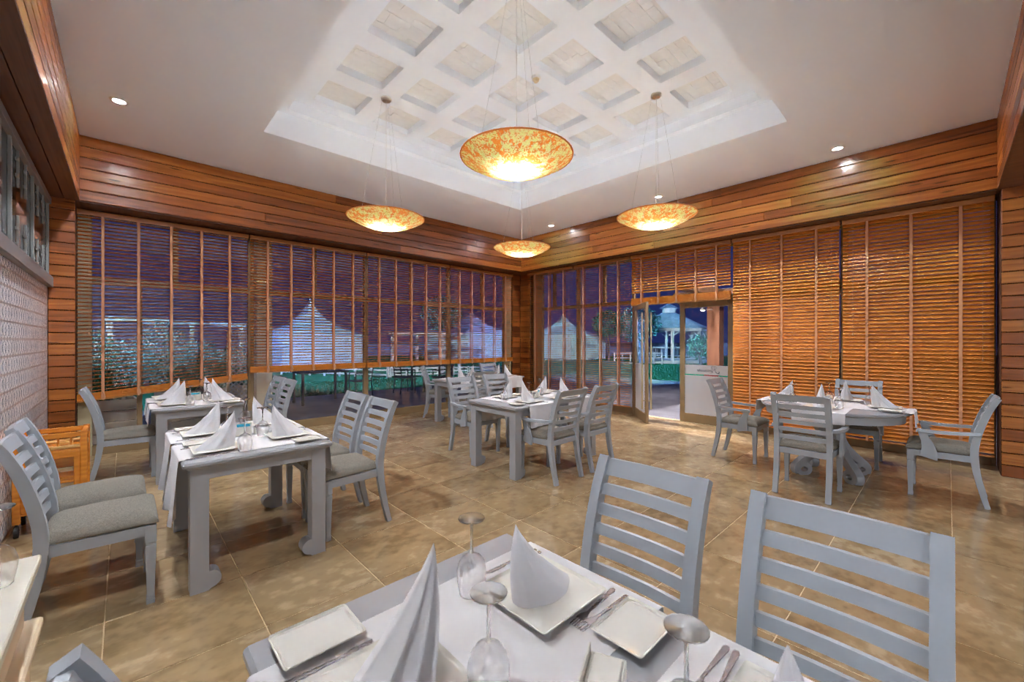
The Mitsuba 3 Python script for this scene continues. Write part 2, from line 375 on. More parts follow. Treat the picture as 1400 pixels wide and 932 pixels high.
# ------------------------------------------------------------------ windows and door
DOORH = 2.18
def bay(name, axis, a0, a1, mid=None, lower=None, film=False, sill=.13, first=False, lastp=False, label=None):
    """one glazed bay between a0 and a1 along x (axis 'y') or y (axis 'x')"""
    w = struct(name, label)
    f0 = YG if axis == 'y' else XG
    def B(a, b, z0, z1, d0=0, d1=.07, mat=FRAME, nm='frame_member'):
        m = cbox(a, b, f0 + d0, f0 + d1, z0, z1, .003) if axis == 'y' else cbox(f0 + d0, f0 + d1, a, b, z0, z1, .003)
        put(w, nm, P(m, mat))
    B(a0, a0 + .04, 0, SOFF, nm='jamb'); B(a1 - .04, a1, 0, SOFF, nm='jamb')
    B(a0 + .04, a1 - .04, 0, sill, -.005, .07, nm='sill_rail'); B(a0 + .04, a1 - .04, DOORH, DOORH + .075, nm='transom'); B(a0 + .04, a1 - .04, SOFF - .06, SOFF, nm='head')
    if mid is not None: B(mid - .03, mid + .03, DOORH + .075, SOFF - .06, nm='mullion')
    if lower is not None: B(lower - .028, lower + .028, sill, DOORH, .02, .06, nm='mullion')
    def pane(a, b, z0, z1, mat='m_window_pane' if axis == 'y' else 'm_pane', nm='pane', off=.036):
        V = [(a, z0), (b, z0), (b, z1), (a, z1)]
        vv = [(x, f0 + off, z) if axis == 'y' else (f0 + off, x, z) for x, z in V]
        put(w, nm, P(trimesh.Trimesh(vv, [[0, 1, 2], [0, 2, 3]], process=False), mat))
    cuts = [a0 + .04] + ([lower] if lower else []) + [a1 - .04]
    for p, q in zip(cuts[:-1], cuts[1:]):
        if film: pane(p, q, 1.03, DOORH); pane(p, q, sill, 1.03, 'm_film_w', 'frosted_pane')
        else: pane(p, q, sill, DOORH)
    cuts = [a0 + .04] + ([mid] if mid else []) + [a1 - .04]
    for p, q in zip(cuts[:-1], cuts[1:]): pane(p, q, DOORH + .075, SOFF - .06)
    return w
edges = [-.42, 1.425, 3.264, 5.11, 6.95]
for k in range(4):
    bay(f'window_{k + 1}', 'y', edges[k], edges[k + 1], mid=(edges[k] + edges[k + 1]) / 2 + .02, lower=.146 if k == 0 else None, label=['leftmost bay of the long window', 'second bay of the long window', 'third bay of the long window', 'bay of the long window beside the corner'][k])
bay('window_5', 'x', 5.645, 7.02, mid=6.35, film=True, label='first tall window right of the corner, frosted below')
bay('window_6', 'x', 4.26, 5.645, mid=4.965, film=True, label='tall window left of the glass door, frosted below')
bay('window_7', 'x', 1.0, 2.42, label='window behind the closed blind right of the door')
bay('window_8', 'x', YF, 1.0, label='window behind the closed blind beside the pillar')
put('window_5', 'jamb', P(cbox(XG - .01, XG + .08, 6.72, 6.94, 0, SOFF, .003), JAMB))
put('window_1', 'jamb', P(cbox(-.43, -.30, YG - .012, YG + .08, 0, SOFF, .003), FRAME_L))
put('window_4', 'jamb', P(cbox(6.72, 6.94, YG - .012, YG + .08, 0, SOFF, .003), FRAME_L))
w9 = struct('window_9', 'fanlight over the glass door')
put(w9, 'head', P(cbox(XG, XG + .07, 2.42, 4.26, SOFF - .06, SOFF, .003), FRAME)); put(w9, 'transom', P(cbox(XG, XG + .08, 2.42, 4.26, DOORH - .03, DOORH + .06, .003), FRAME))
put(w9, 'pane', P(trimesh.Trimesh([(XG + .036, 2.42, DOORH + .06), (XG + .036, 4.26, DOORH + .06), (XG + .036, 4.26, SOFF - .06), (XG + .036, 2.42, SOFF - .06)], [[0, 1, 2], [0, 2, 3]], process=False), 'm_pane'))

def door_leaf(name, label, tw, W=.90, text=False, handle=True):
    d = struct(name, label)
    H, s, t = DOORH - .04, .085, .045
    def B(nm, y0, y1, z0, z1): put(d, nm, P(cbox(0, t, y0, y1, z0, z1, .004), FRAME), tw)
    B('stile', 0, s, .006, H); B('stile', W - s, W, .006, H); B('top_rail', s, W - s, H - .10, H); B('bottom_rail', s, W - s, .006, .16)
    def pane(nm, z0, z1, mat):
        return put(d, nm, P(trimesh.Trimesh([(.022, s, z0), (.022, W - s, z0), (.022, W - s, z1), (.022, s, z1)], [[0, 1, 2], [0, 2, 3]], process=False), mat), tw)
    pane('pane', 1.03, H - .10, 'm_pane'); fp = pane('frosted_pane', .16, 1.03, 'm_film')
    if text:
        for a, b, mt, lb in ((s, .42, INKG, 'green stripe'), (.42, .66, INKR, 'red stripe'), (.66, W - s, INKG, 'green stripe')):
            y0, y1 = W - b, W - a
            put(fp, 'stripe', P(box(.0200, .0212, y0, y1, .845, .862), mt), tw, lb)
        tm = meshkit.text_mesh('asquale', .045, .001)
        tm.apply_transform(np.array([[1.15, .36, 0, .062], [0, 1.0, 0, 0], [0, 0, 1, 0], [0, 0, 0, 1.0]]))
        def stroke(pts, w):
            q = spline(pts, 40); ww = w * (.45 + .55 * np.sin(np.linspace(.2, math.pi - .2, 40)))
            g = shapely.union_all([sg.LineString(q[a_:a_ + 2]).buffer(ww[a_]) for a_ in range(39)]); return extrude(g if g.geom_type == 'Polygon' else max(g.geoms, key=lambda e: e.area), .001)
        tm = cat([tm, stroke([(.040, .085), (.030, .045), (.008, -.008), (-.030, -.020), (-.045, -.002), (-.030, .012)], .0042),
                  stroke([(.000, .060), (.018, .092), (.060, .100), (.085, .080), (.070, .050), (.032, .042)], .0036), stroke([(.034, .042), (.055, .020), (.075, -.014), (.100, -.016)], .0030)])
        # reads along +y from outside, so it is mirrored seen from the room
        tm.apply_transform(np.array([[0, 0, 1, .0200], [1, 0, 0, .27], [0, 1, 0, .915], [0, 0, 0, 1.0]]))
        put(fp, 'lettering', P(tm, INK), tw, 'mirrored lettering of the restaurant name')
    if handle:
        for sx in (-.055, t + .055):
            h = [tube([(sx, W - .045, .25), (sx, W - .045, 1.95)], .014, 10)]
            for z in (.40, 1.80): h.append(tube([(0 if sx < 0 else t, W - .045, z), (sx, W - .045, z)], .009, 8))
            put(d, 'pull_handle', P(cat(h), FRAME_L, 40), tw, 'long vertical pull handle')
    return d
# right leaf: closed, hinge on the right; its own y runs from 2.43 to 3.33
door_leaf('door_2', 'closed right leaf of the glass door with a frosted lower pane', T().translate([XG, 2.44, 0]), text=True, handle=False)
# left leaf: hinge at (7.30, 4.24), swung into the room
ang = math.degrees(math.atan2(3.566 - 4.23, 6.62 - 7.32))
door_leaf('door_1', 'left leaf of the glass door standing open into the room', T().translate([7.345, 4.235, 0]).rotate([0, 0, 1], ang - 90), W=.93)
put('door_2', 'door_frame', P(cbox(XG - .01, XG + .075, 2.41, 2.45, 0, DOORH, .003), FRAME)); put('door_1', 'door_frame', P(cbox(XG - .01, XG + .075, 4.215, 4.27, 0, DOORH, .003), FRAME))
put('door_1', 'threshold', P(cbox(XG - .02, XG + .09, 2.44, 4.24, -.004, .006, .002), FRAME_L))

# ------------------------------------------------------------------ venetian blinds
SLATS = {}
def slat_ply(L):
    """a crowned wooden slat, 50 mm wide"""
    if L not in SLATS:
        yy = np.array([-.025, -.0235, -.014, 0, .014, .0235, .025]); zz = .0034 * (1 - (yy / .025) ** 2)
        prof = [(y, z + .0015) for y, z in zip(yy, zz)] + [(y, z - .0015) for y, z in zip(yy[::-1], zz[::-1])]
        n = len(prof); V = [(sx * (L / 2 - .006), y, z) for sx in (-1, 1) for y, z in prof]
        Fc = []
        for k in range(n): j = (k + 1) % n; Fc += [[k, j, n + j], [k, n + j, n + k]]
        for k in range(6):
            a, b, c, d = k, k + 1, n - 2 - k, n - 1 - k
            Fc += [[a, c, b], [a, d, c], [n + a, n + b, n + c], [n + a, n + c, n + d]]
        m = trimesh.Trimesh(V, Fc, process=False); m.fix_normals(); SLATS[L] = P(m, SLAT, 40)
    return SLATS[L]
def blind(label, axis, a0, a1, plane, ztop, zbot, tilt, ntape, stack, zbot2=None, slat_bottom=None, inset=.24, cords=True):
    """a0..a1: extent along the wall; zbot: underside at a0, zbot2: at a1 (a blind that hangs askew)"""
    b = thing('venetian_blind', label, 'blind', 'wooden venetian blinds on the two window walls')
    L = a1 - a0 - .012; mid = (a0 + a1) / 2
    base = T().translate([mid, plane, 0]) if axis == 'y' else T().translate([plane, mid, 0]).rotate([0, 0, 1], -90)
    # local: x along the blind, -y towards the room
    put(b, 'headrail', P(cbox(-L / 2, L / 2, -.034, .030, ztop - .062, ztop, .005), RAIL), base)
    sl = slat_ply(round(L, 3))
    zb2 = zbot if zbot2 is None else zbot2
    if axis == 'x': roll = -math.degrees(math.atan2(zb2 - zbot, L))
    else: roll = math.degrees(math.atan2(zb2 - zbot, L))
    zb = (zbot + zb2) / 2; pitch = .0480 if tilt > 50 else .0452
    z, zlow = ztop - .085, (slat_bottom or zb + stack * .0046 + .035)
    zs = []
    while z > zlow: zs.append(z); z -= pitch
    for i, z in enumerate(zs):
        f = (i / max(1, len(zs) - 1)) ** 2.5
        put(b, 'slat', sl, base @ T().translate([0, 0, z]).rotate([0, 1, 0], -roll * f).rotate([1, 0, 0], tilt + rng.uniform(-.5, .5)))
    low = base @ T().translate([0, 0, zb]).rotate([0, 1, 0], -roll)
    for i in range(stack):
        put(b, 'slat', sl, low @ T().translate([rng.uniform(-.002, .002), rng.uniform(-.002, .002), .0225 + .0046 * i]))
    put(b, 'bottom_rail', P(cbox(-L / 2 + .004, L / 2 - .004, -.027, .027, 0, .020, .004), RAIL), low)
    xs_ = np.linspace(-L / 2 + inset, L / 2 - inset, ntape)
    for x in xs_:
        zt = zb + math.tan(math.radians(roll)) * x
        w = .014
        put(b, 'ladder_tape', P(cat([box(x - w, x + w, -.0320, -.0312, zt + .002, ztop - .06), box(x - w, x + w, .0312, .0320, zt + .002, ztop - .06)]), TAPE), base)
        if stack:
            pts = [(x, -.033, zt + .11), (x + .012, -.045, zt + .075), (x + .02, -.042, zt + .035), (x + .006, -.037, zt - .005), (x + .004, -.034, zt + .02)]
            put(b, 'tape_tail', P(tube(spline(pts, 12), .0055, 6), CORD, 40), base)
    if cords:
        for x, zl in ((-L / 2 + .12, 1.55), (L / 2 - .09, 1.25)):
            zl = max(zl, zb - .45) if stack else zl
            k = put(b, 'pull_cord', P(tube([(x, -.042, ztop - .06), (x, -.044, zl)], .0022, 5), CORD), base)
            put(k, 'tassel', P(lathe([(0, -.03), (.008, -.028), (.006, 0), (.002, .012), (0, .012)], 10).apply_translation((x, -.044, zl)), CORD, 40), base)
    return b
YBL, XBL = 7.31, 7.09
blind('wooden blind at the left end of the long window, its bottom rail hanging askew', 'y', -.445, 1.378, YBL, 3.066, .69, -11, 5, 17, zbot2=.865)
blind('half-lowered wooden blind behind the second table from the left, level bottom rail', 'y', 1.382, 3.218, YBL, 3.066, .958, -11, 5, 17)
blind('half-lowered wooden blind third from the left on the long window', 'y', 3.222, 5.053, YBL, 3.066, .958, -11, 5, 17)
blind('half-lowered wooden blind on the long window next to the corner column', 'y', 5.057, 6.90, YBL, 3.066, .958, -11, 5, 17)
blind('fully lowered open wooden blind just right of the corner column', 'x', 5.575, 6.965, XBL, 3.078, .17, 0, 3, 0, inset=.26)
blind('fully lowered open wooden blind between the corner one and the glass door', 'x', 4.195, 5.565, XBL, 3.078, .17, 0, 3, 0, inset=.26)
blind('wooden blind drawn up above the glass door with a thick bundle of slats', 'x', 2.385, 4.185, XBL, 3.078, 2.12, 51, 5, 26, slat_bottom=2.34, inset=.22, cords=False)
blind('closed orange wooden blind between the glass door and the last blind', 'x', 1.005, 2.375, XBL, 3.078, .145, 62, 3, 0, inset=.26)
blind('closed orange wooden blind beside the timber pillar at far right', 'x', -.365, .995, XBL, 3.078, .145, 62, 3, 0, inset=.26)

# ------------------------------------------------------------------ lamps
def pendant(x, y, label):
    k = thing('pendant_lamp', label, 'lamp', 'mosaic glass dish pendants')
    R, D, zr, zc = .435, .138, 2.888, Z2
    nr, nt = 20, 72
    V, UV, Fc = [], [], []
    for i in range(nr + 1):
        r = R * (i / nr) ** .9; z = zr - D * (1 - (r / R) ** 2.2)
        for j in range(nt + 1):
            a = 2 * math.pi * j / nt; V.append((r * math.cos(a), r * math.sin(a), z)); UV.append((r * math.cos(a) + 3 * x, r * math.sin(a) + 3 * y))
    for i in range(nr):
        for j in range(nt):
            p = i * (nt + 1) + j; q = p + nt + 1
            Fc += [[p, q + 1, q], [p, p + 1, q + 1]]
    put(k, 'glass_dish', P(trimesh.Trimesh(V, Fc, process=False), 'm_mosaic', True, uv=np.array(UV)), at(x, y), 'dish of orange and yellow glass mosaic')
    put(k, 'rim', P(tube([(R * math.cos(2 * math.pi * j / 48), R * math.sin(2 * math.pi * j / 48), zr) for j in range(48)], .006, 8, True), MOSAIC_RIM, 50), at(x, y))
    bulb = tube([(.10 * math.cos(2 * math.pi * j / 32), .10 * math.sin(2 * math.pi * j / 32), zr - .062) for j in range(32)], .022, 8, True)
    put(k, 'bulb', {**P(bulb, WHITE, True), 'emitter': {'type': 'area', 'radiance': rgb(BULB_RADIANCE)}}, at(x, y), 'ring lamp inside the dish')
    put(k, 'canopy', P(lathe([(0, zc - .035), (.045, -.034 + zc), (.06, zc - .02), (.06, zc), (0, zc)], 28), CHROME, 40), at(x, y), 'chrome ceiling canopy')
    put(k, 'cord', P(tube([(0, 0, zc - .03), (0, 0, zr - .02)], .004, 6), WHITE), at(x, y))
    put(k, 'ferrule', P(lathe([(0, zr - .05), (.03, zr - .05), (.03, zr - .02), (.016, zr + .02), (.012, zr + .05), (0, zr + .05)], 16), WHITE, 40), at(x, y))
    for a in (20, 140, 260):
        c, s = math.cos(math.radians(a)), math.sin(math.radians(a))
        put(k, 'wire', P(tube([(.05 * c, .05 * s, zc - .03), (.30 * c, .30 * s, zr + .0)], .0014, 4), WIRE), at(x, y))
        put(k, 'bracket', P(tube([(.0, .0, zr - .035), (.42 * c, .42 * s, zr - .012)], .004, 6), WHITE), at(x, y))
pendant(2.226, 2.31, 'largest glass dish pendant, nearest the camera, orange and yellow mosaic')
pendant(2.226, 4.507, 'glass dish pendant in front of the long window, left of the others')
pendant(4.455, 2.308, 'glass dish pendant in front of the bulkhead over the glass door, at right')
pendant(4.455, 4.507, 'smallest glass dish pendant, in front of the corner column')

def downlight(x, y, label):
    k = thing('downlight', label, 'downlight', 'recessed ceiling downlights')
    put(k, 'trim_ring', P(lathe([(.052, CZ - .001), (.052, CZ - .007), (.072, CZ - .006), (.078, CZ), (.052, CZ - .001)], 32), WHITE, 40), at(x, y))
    em = trimesh.creation.cylinder(.050, .003, sections=32); em.apply_translation((0, 0, CZ - .004))
    put(k, 'lens', {**P(em, WHITE), 'emitter': {'type': 'area', 'radiance': rgb(DOWNLIGHT_RADIANCE)}}, at(x, y), 'lit white lens')
downlight(-.04, 5.71, 'lit recessed downlight at the left end of the ceiling')
downlight(6.49, .95, 'lit recessed downlight near the right-hand bulkhead, over the closed blinds')
downlight(6.48, 5.68, 'lit recessed downlight in the far corner of the ceiling')
downlight(6.49, 3.32, 'lit recessed downlight over the glass door, hidden by the right pendant')
downlight(-.04, 3.32, 'lit recessed downlight above the patterned tile wall')
downlight(-.04, .95, 'lit recessed downlight above the pale sideboard')
k = thing('smoke_detector', 'small round smoke detector on the ceiling between two coffers', 'smoke detector')
put(k, 'base', P(lathe([(0, Z2 - .018), (.05, Z2 - .018), (.055, Z2), (0, Z2)], 28), WHITE, 40), at(3.22, 3.04))
put(k, 'head', P(lathe([(0, Z2 - .05), (.026, Z2 - .048), (.034, Z2 - .03), (.034, Z2 - .016), (0, Z2 - .016)], 28), BRASS, 40), at(3.22, 3.04), 'brass-coloured head')

# ------------------------------------------------------------------ chairs (facing +x)
def rear_leg(sy):
    pth = spline([(-.275, 0), (-.228, .20), (-.198, .42), (-.212, .60), (-.262, .79), (-.335, .957)], 22)
    w = np.interp(pth[:, 1], [0, .42, .8, .957], [.034, .052, .046, .040])
    return xz_extrude(ribbon(pth, w), sy * .205 - .0215, sy * .205 + .0215)
def post_x(z): return float(np.interp(z, [.42, .5, .6, .7, .79, .87, .957], [-.198, -.203, -.212, -.234, -.262, -.297, -.335]))
def slat_mesh(z, h, th=.016):
    n = 9; V = []
    for i in range(n):
        u = -1 + 2 * i / (n - 1); bow = -.013 * (1 - u * u)
        for dz in (-h / 2, h / 2):
            x = post_x(z + dz) + bow
            V += [(x - th / 2, u * .188, z + dz), (x + th / 2, u * .188, z + dz)]
    Fc = []
    for i in range(n - 1):
        a, b = 4 * i, 4 * i + 4
        for p, q in ((0, 2), (2, 3), (3, 1), (1, 0)): Fc += [[a + p, b + p, b + q], [a + p, b + q, a + q]]
    Fc += [[0, 1, 3], [0, 3, 2], [4 * n - 4, 4 * n - 2, 4 * n - 1], [4 * n - 4, 4 * n - 1, 4 * n - 3]]
    m = trimesh.Trimesh(V, Fc, process=False); m.fix_normals(); return m
def front_leg(sy, x=.205, y=.217):
    def sq(s, z): return [(x - s, sy * y - s, z), (x + s, sy * y - s, z), (x + s, sy * y + s, z), (x - s, sy * y + s, z)]
    lv = [(.0165, 0), (.0185, .003), (.0185, .022), (.016, .026), (.018, .030), (.018, .040), (.0155, .044), (.0235, .318), (.0235, .325), (.020, .328), (.020, .336), (.0245, .340), (.0245, .432)]
    V = [p for s, z in lv for p in sq(s, z)]; Fc = [[0, 2, 1], [0, 3, 2]]
    for i in range(len(lv) - 1):
        for k in range(4):
            a, b = 4 * i + k, 4 * i + (k + 1) % 4; Fc += [[a, b, b + 4], [a, b + 4, a + 4]]
    t = 4 * (len(lv) - 1); Fc += [[t, t + 1, t + 2], [t, t + 2, t + 3]]
    return trimesh.Trimesh(V, Fc, process=False)
def seat_mesh():
    # soft cushion on a trapezoid, domed on top
    n = 22; V, Fc = [], []
    def pt(u, v):
        x = -.205 + .445 * (u + 1) / 2; hw = .196 + .042 * (u + 1) / 2
        e = (abs(u) ** 6 + abs(v) ** 6) ** (1 / 6.)
        return x, v * hw, e
    for side in (1, -1):
        for i in range(n + 1):
            for j in range(n + 1):
                u, v = math.sin(math.pi / 2 * (-1 + 2 * i / n)), math.sin(math.pi / 2 * (-1 + 2 * j / n))
                x, y, e = pt(u, v); e = min(1, max(abs(u), abs(v)))
                prof = (1 - e ** 5) ** .5 if e < 1 else 0
                z = .444 + (.062 * prof + .014 * (1 - u * u) * (1 - v * v) if side > 0 else -.014 * prof)
                V.append((x, y, z))
    for s in range(2):
        o = s * (n + 1) ** 2
        for i in range(n):
            for j in range(n):
                a = o + i * (n + 1) + j; q = [a, a + n + 1, a + n + 2, a + 1]
                if s: q = q[::-1]
                Fc += [[q[0], q[1], q[2]], [q[0], q[2], q[3]]]
    m = trimesh.Trimesh(V, Fc, process=True); m.merge_vertices(); m.fix_normals(); return m
def seat_frame():
    ms = [cbox(.188, .222, -.205, .205, .378, .434, .003), cbox(-.212, -.186, -.19, .19, .378, .434, .003)]
    for s in (1, -1):
        m = xz_extrude([(-.19, .378), (.21, .378), (.21, .434), (-.19, .434)], -.011, .011)
        rot(m, s * math.degrees(math.atan2(.022, .41)), (0, 0, 1)); m.apply_translation((0, s * .209, 0)); ms.append(m)
    return cat(ms)
def arm_mesh(s):
    pth = spline([(-.235, s * .222, .640), (-.10, s * .245, .628), (.04, s * .262, .622), (.13, s * .270, .627), (.165, s * .272, .618)], 12)
    V = []
    n = len(pth)
    for i, (x, y, z) in enumerate(pth):
        w = .024 if i < n - 3 else .027 - .004 * (i - n + 3); h = .013
        V += [(x, y - w, z - h), (x, y + w, z - h), (x, y + w * .85, z + h), (x, y - w * .85, z + h)]
    Fc = [[0, 1, 2], [0, 2, 3], [4 * n - 4, 4 * n - 2, 4 * n - 3], [4 * n - 4, 4 * n - 1, 4 * n - 2]]
    for i in range(n - 1):
        for k in range(4):
            a, b = 4 * i + k, 4 * i + (k + 1) % 4; Fc += [[a, b + 4, b], [a, a + 4, b + 4]]
    m = trimesh.Trimesh(V, Fc, process=False); m.fix_normals(); return m
def arm_support(s):
    c = spline([(.085, .375), (.082, .45), (.10, .53), (.118, .58), (.110, .618)], 16)
    w = np.interp(np.linspace(0, 1, 16), [0, .15, .55, .8, 1], [.115, .112, .060, .056, .10])
    return xz_extrude(ribbon(c, w), s * .250 - .0125, s * .250 + .0125)
base_chair = [('seat', P(seat_mesh(), TWEED, 50), 'grey tweed cushion'), ('seat_frame', P(seat_frame(), PAINT))]
for s in (1, -1): base_chair.append(('leg', P(front_leg(s), PAINT)))
for s in (1, -1): base_chair.append(('leg', P(rear_leg(s), PAINT, 35)))
base_chair.append(('crest_rail', P(slat_mesh(.922, .062, .018), PAINT, 40)))
for z in (.838, .764, .690, .616, .542): base_chair.append(('back_slat', P(slat_mesh(z, .039), PAINT, 40)))
side_chair = base_chair
arm_chair = list(base_chair)
for s in (1, -1): arm_chair += [('armrest', P(arm_mesh(s), PAINT, 40)), ('arm_support', P(arm_support(s), PAINT, 35))]
def chair(kind, x, y, deg, label):
    if kind == 'side': k = thing('side_chair', label, 'chair', 'grey ladder-back side chairs'); prefab(side_chair, k, at(x, y, 0, deg))
    else: k = thing('armchair', label, 'chair', 'grey ladder-back armchairs'); prefab(arm_chair, k, at(x, y, 0, deg))
chair('side', -.10, 3.255, 0, 'grey side chair nearest on the left, tweed seat, before the patterned tile wall')
chair('side', -.135, 3.80, 0, 'grey side chair beside the orange trolley, second along the left of its table')
chair('side', .02, 6.07, 0, 'grey side chair seen from the side before the timber column at far left')
chair('side', 1.28, 3.31, 180, 'grey side chair with its whole tweed seat in view, right of the left front table')
chair('side', 1.28, 3.84, 180, 'grey side chair behind the one right of the left front table')
chair('side', 1.23, 5.83, 180, 'front one of two grey chairs under the second blind by the window table')
chair('side', 1.23, 6.33, 180, 'rear one of two overlapping grey chairs by the window, partly hidden')
chair('side', .268, .725, 0, 'grey chair of which only a back post shows at the bottom left')
chair('side', 1.17, .80, 180, 'grey ladder-back chair in the middle foreground behind the laid table')
chair('side', 1.17, .215, 180, 'largest grey ladder-back chair, at the bottom right')
chair('arm', 3.352, 2.965, 90, 'grey armchair in front of the middle table, left of two with backs to the camera')
chair('arm', 3.96, 2.965, 90, 'grey armchair in front of the middle table, right of two with backs to the camera')
chair('arm', 3.36, 4.27, -90, 'grey armchair at the left rear of the middle table, facing the camera')
chair('arm', 4.03, 4.33, -90, 'grey armchair at the right rear of the middle table, behind the white napkins')
chair('arm', 4.27, 5.52, 90, 'grey chair with only its crest rail showing in front of the far corner table')
chair('arm', 4.46, 6.80, -38, 'grey armchair turned sideways against the long window beside the far corner table')
chair('arm', 5.86, 6.69, -90, 'grey chair behind the far corner table, against the window')
chair('arm', 4.815, .935, 0, 'grey armchair with its back to the camera at the round table')
chair('arm', 5.63, .04, 90, 'grey armchair in profile at the right of the round table')
chair('arm', 5.63, 1.77, -90, 'grey armchair at the left of the round table, near the glass door')
chair('arm', 6.37, .77, 180, 'grey armchair behind the round table, against the closed blinds')

# ------------------------------------------------------------------ tables
TZ = .76
def rect_table(x0, x1, y0, y1, scroll, label, inset=.030):
    """scroll: 'x' or 'y', the direction in which the foot scrolls turn inward"""
    k = thing('dining_table', label, 'table', 'grey rectangular dining tables')
    top = extrude(sg.box(x0, y0, x1, y1), .016); top.apply_translation((0, 0, TZ - .016))
    lip = cbox(x0 - .006, x1 + .006, y0 - .006, y1 + .006, TZ - .030, TZ - .004, .006)
    low = cbox(x0 + .014, x1 - .014, y0 + .014, y1 - .014, TZ - .045, TZ - .028, .004)
    put(k, 'tabletop', P(cat([lip, low, cbox(x0, x1, y0, y1, TZ - .014, TZ, .003)]), PAINT_T))
    i0 = .030
    put(k, 'apron', P(cat([cbox(x0 + i0 + .02, x1 - i0 - .02, y + a, y + b, TZ - .112, TZ - .044, .003) for y, a, b in ((y0 + i0, .003, .024), (y1 - i0, -.024, -.003))]
                     + [cbox(x + a, x + b, y0 + i0 + .02, y1 - i0 - .02, TZ - .112, TZ - .044, .003) for x, a, b in ((x0 + i0, .003, .024), (x1 - i0, -.024, -.003))]), PAINT_T))
    w = .088
    for cx, sx in ((x0 + inset + w / 2, 1), (x1 - inset - w / 2, -1)):
        for cy, sy in ((y0 + i0 + w / 2, 1), (y1 - i0 - w / 2, -1)):
            shaft = sg.box(-w / 2, 0, w / 2, TZ - .044)
            knob = sg.Point(w / 2 + .012, .062).buffer(.048, 20).intersection(sg.box(-w, .0, .2, .3)).union(sg.Polygon([(0, 0), (w / 2 - .01, 0), (w / 2 + .05, .03), (w / 2, .1), (0, .1)]))
            pts = shaft.union(knob)
            m = xz_extrude(list(pts.exterior.coords), -w / 2, w / 2)
            if scroll == 'x': m = m if sx > 0 else rot(m, 180, (0, 0, 1))
            else: m = rot(m, 90 * sy, (0, 0, 1))
            m.apply_translation((cx, cy, 0))
            put(k, 'leg', P(m, PAINT_T, 30))
    return k
rect_table(.20, 1.0, -.14, 1.09, 'x', 'grey table in the foreground laid with plates, glasses and napkins', .115)
rect_table(.24, 1.04, 2.92, 4.14, 'x', 'grey table at left between four side chairs')
rect_table(.20, 1.0, 5.43, 6.65, 'x', 'grey table in the rear left by the askew blind')
rect_table(2.92, 4.40, 3.05, 3.86, 'x', 'grey table in the middle of the room between four armchairs')
rect_table(4.05, 5.76, 5.76, 6.40, 'x', 'grey table in the far corner by the timber column')
def round_table(cx, cy, r, label):
    k = thing('round_table', label, 'table')
    tw = at(cx, cy)
    put(k, 'tabletop', P(lathe([(0, TZ - .04), (r - .03, TZ - .04), (r - .018, TZ - .03), (r, TZ - .026), (r + .004, TZ - .014), (r - .002, TZ - .002), (r - .01, TZ), (0, TZ)], 72), PAINT_T, 25), tw)
    put(k, 'apron', P(lathe([(r - .09, TZ - .115), (r - .05, TZ - .115), (r - .045, TZ - .04), (r - .09, TZ - .04), (r - .09, TZ - .115)], 72), PAINT_T, 25), tw)
    put(k, 'hub', P(lathe([(0, .30), (.09, .30), (.10, .34), (.10, .36), (.07, .40), (.07, .70), (.16, .72), (0, .72)], 32), PAINT_T, 30), tw)
    for a in (45, 135, 225, 315):
        S = spline([(.30, .70), (.20, .62), (.10, .50), (.105, .37), (.20, .24), (.325, .13), (.375, .075), (.36, .02 + .004)], 26)
        sc = [(.30 + .060 * math.cos(t), .063 + .048 * math.sin(t)) for t in np.linspace(-.9, -4.6, 16)]
        poly = sg.Polygon(ribbon(S, np.linspace(.10, .062, 26))).buffer(0).union(sg.LineString([(.345, .012 + .012)] + sc).buffer(.021)).intersection(sg.box(0, 0, 1, .72))
        if poly.geom_type != 'Polygon': poly = max(poly.geoms, key=lambda g: g.area)
        m = extrude(poly, .075)
        m.apply_transform(np.array([[1, 0, 0, 0], [0, 0, -1, 0], [0, 1, 0, 0], [0, 0, 0, 1.0]])); m.apply_translation((0, .0375, 0)); rot(m, a, (0, 0, 1))
        put(k, 'leg', P(m, PAINT_T, 35), tw, 'scrolled S-shaped leg')
round_table(5.60, .88, .645, 'round grey table on scrolled legs before the closed blinds')

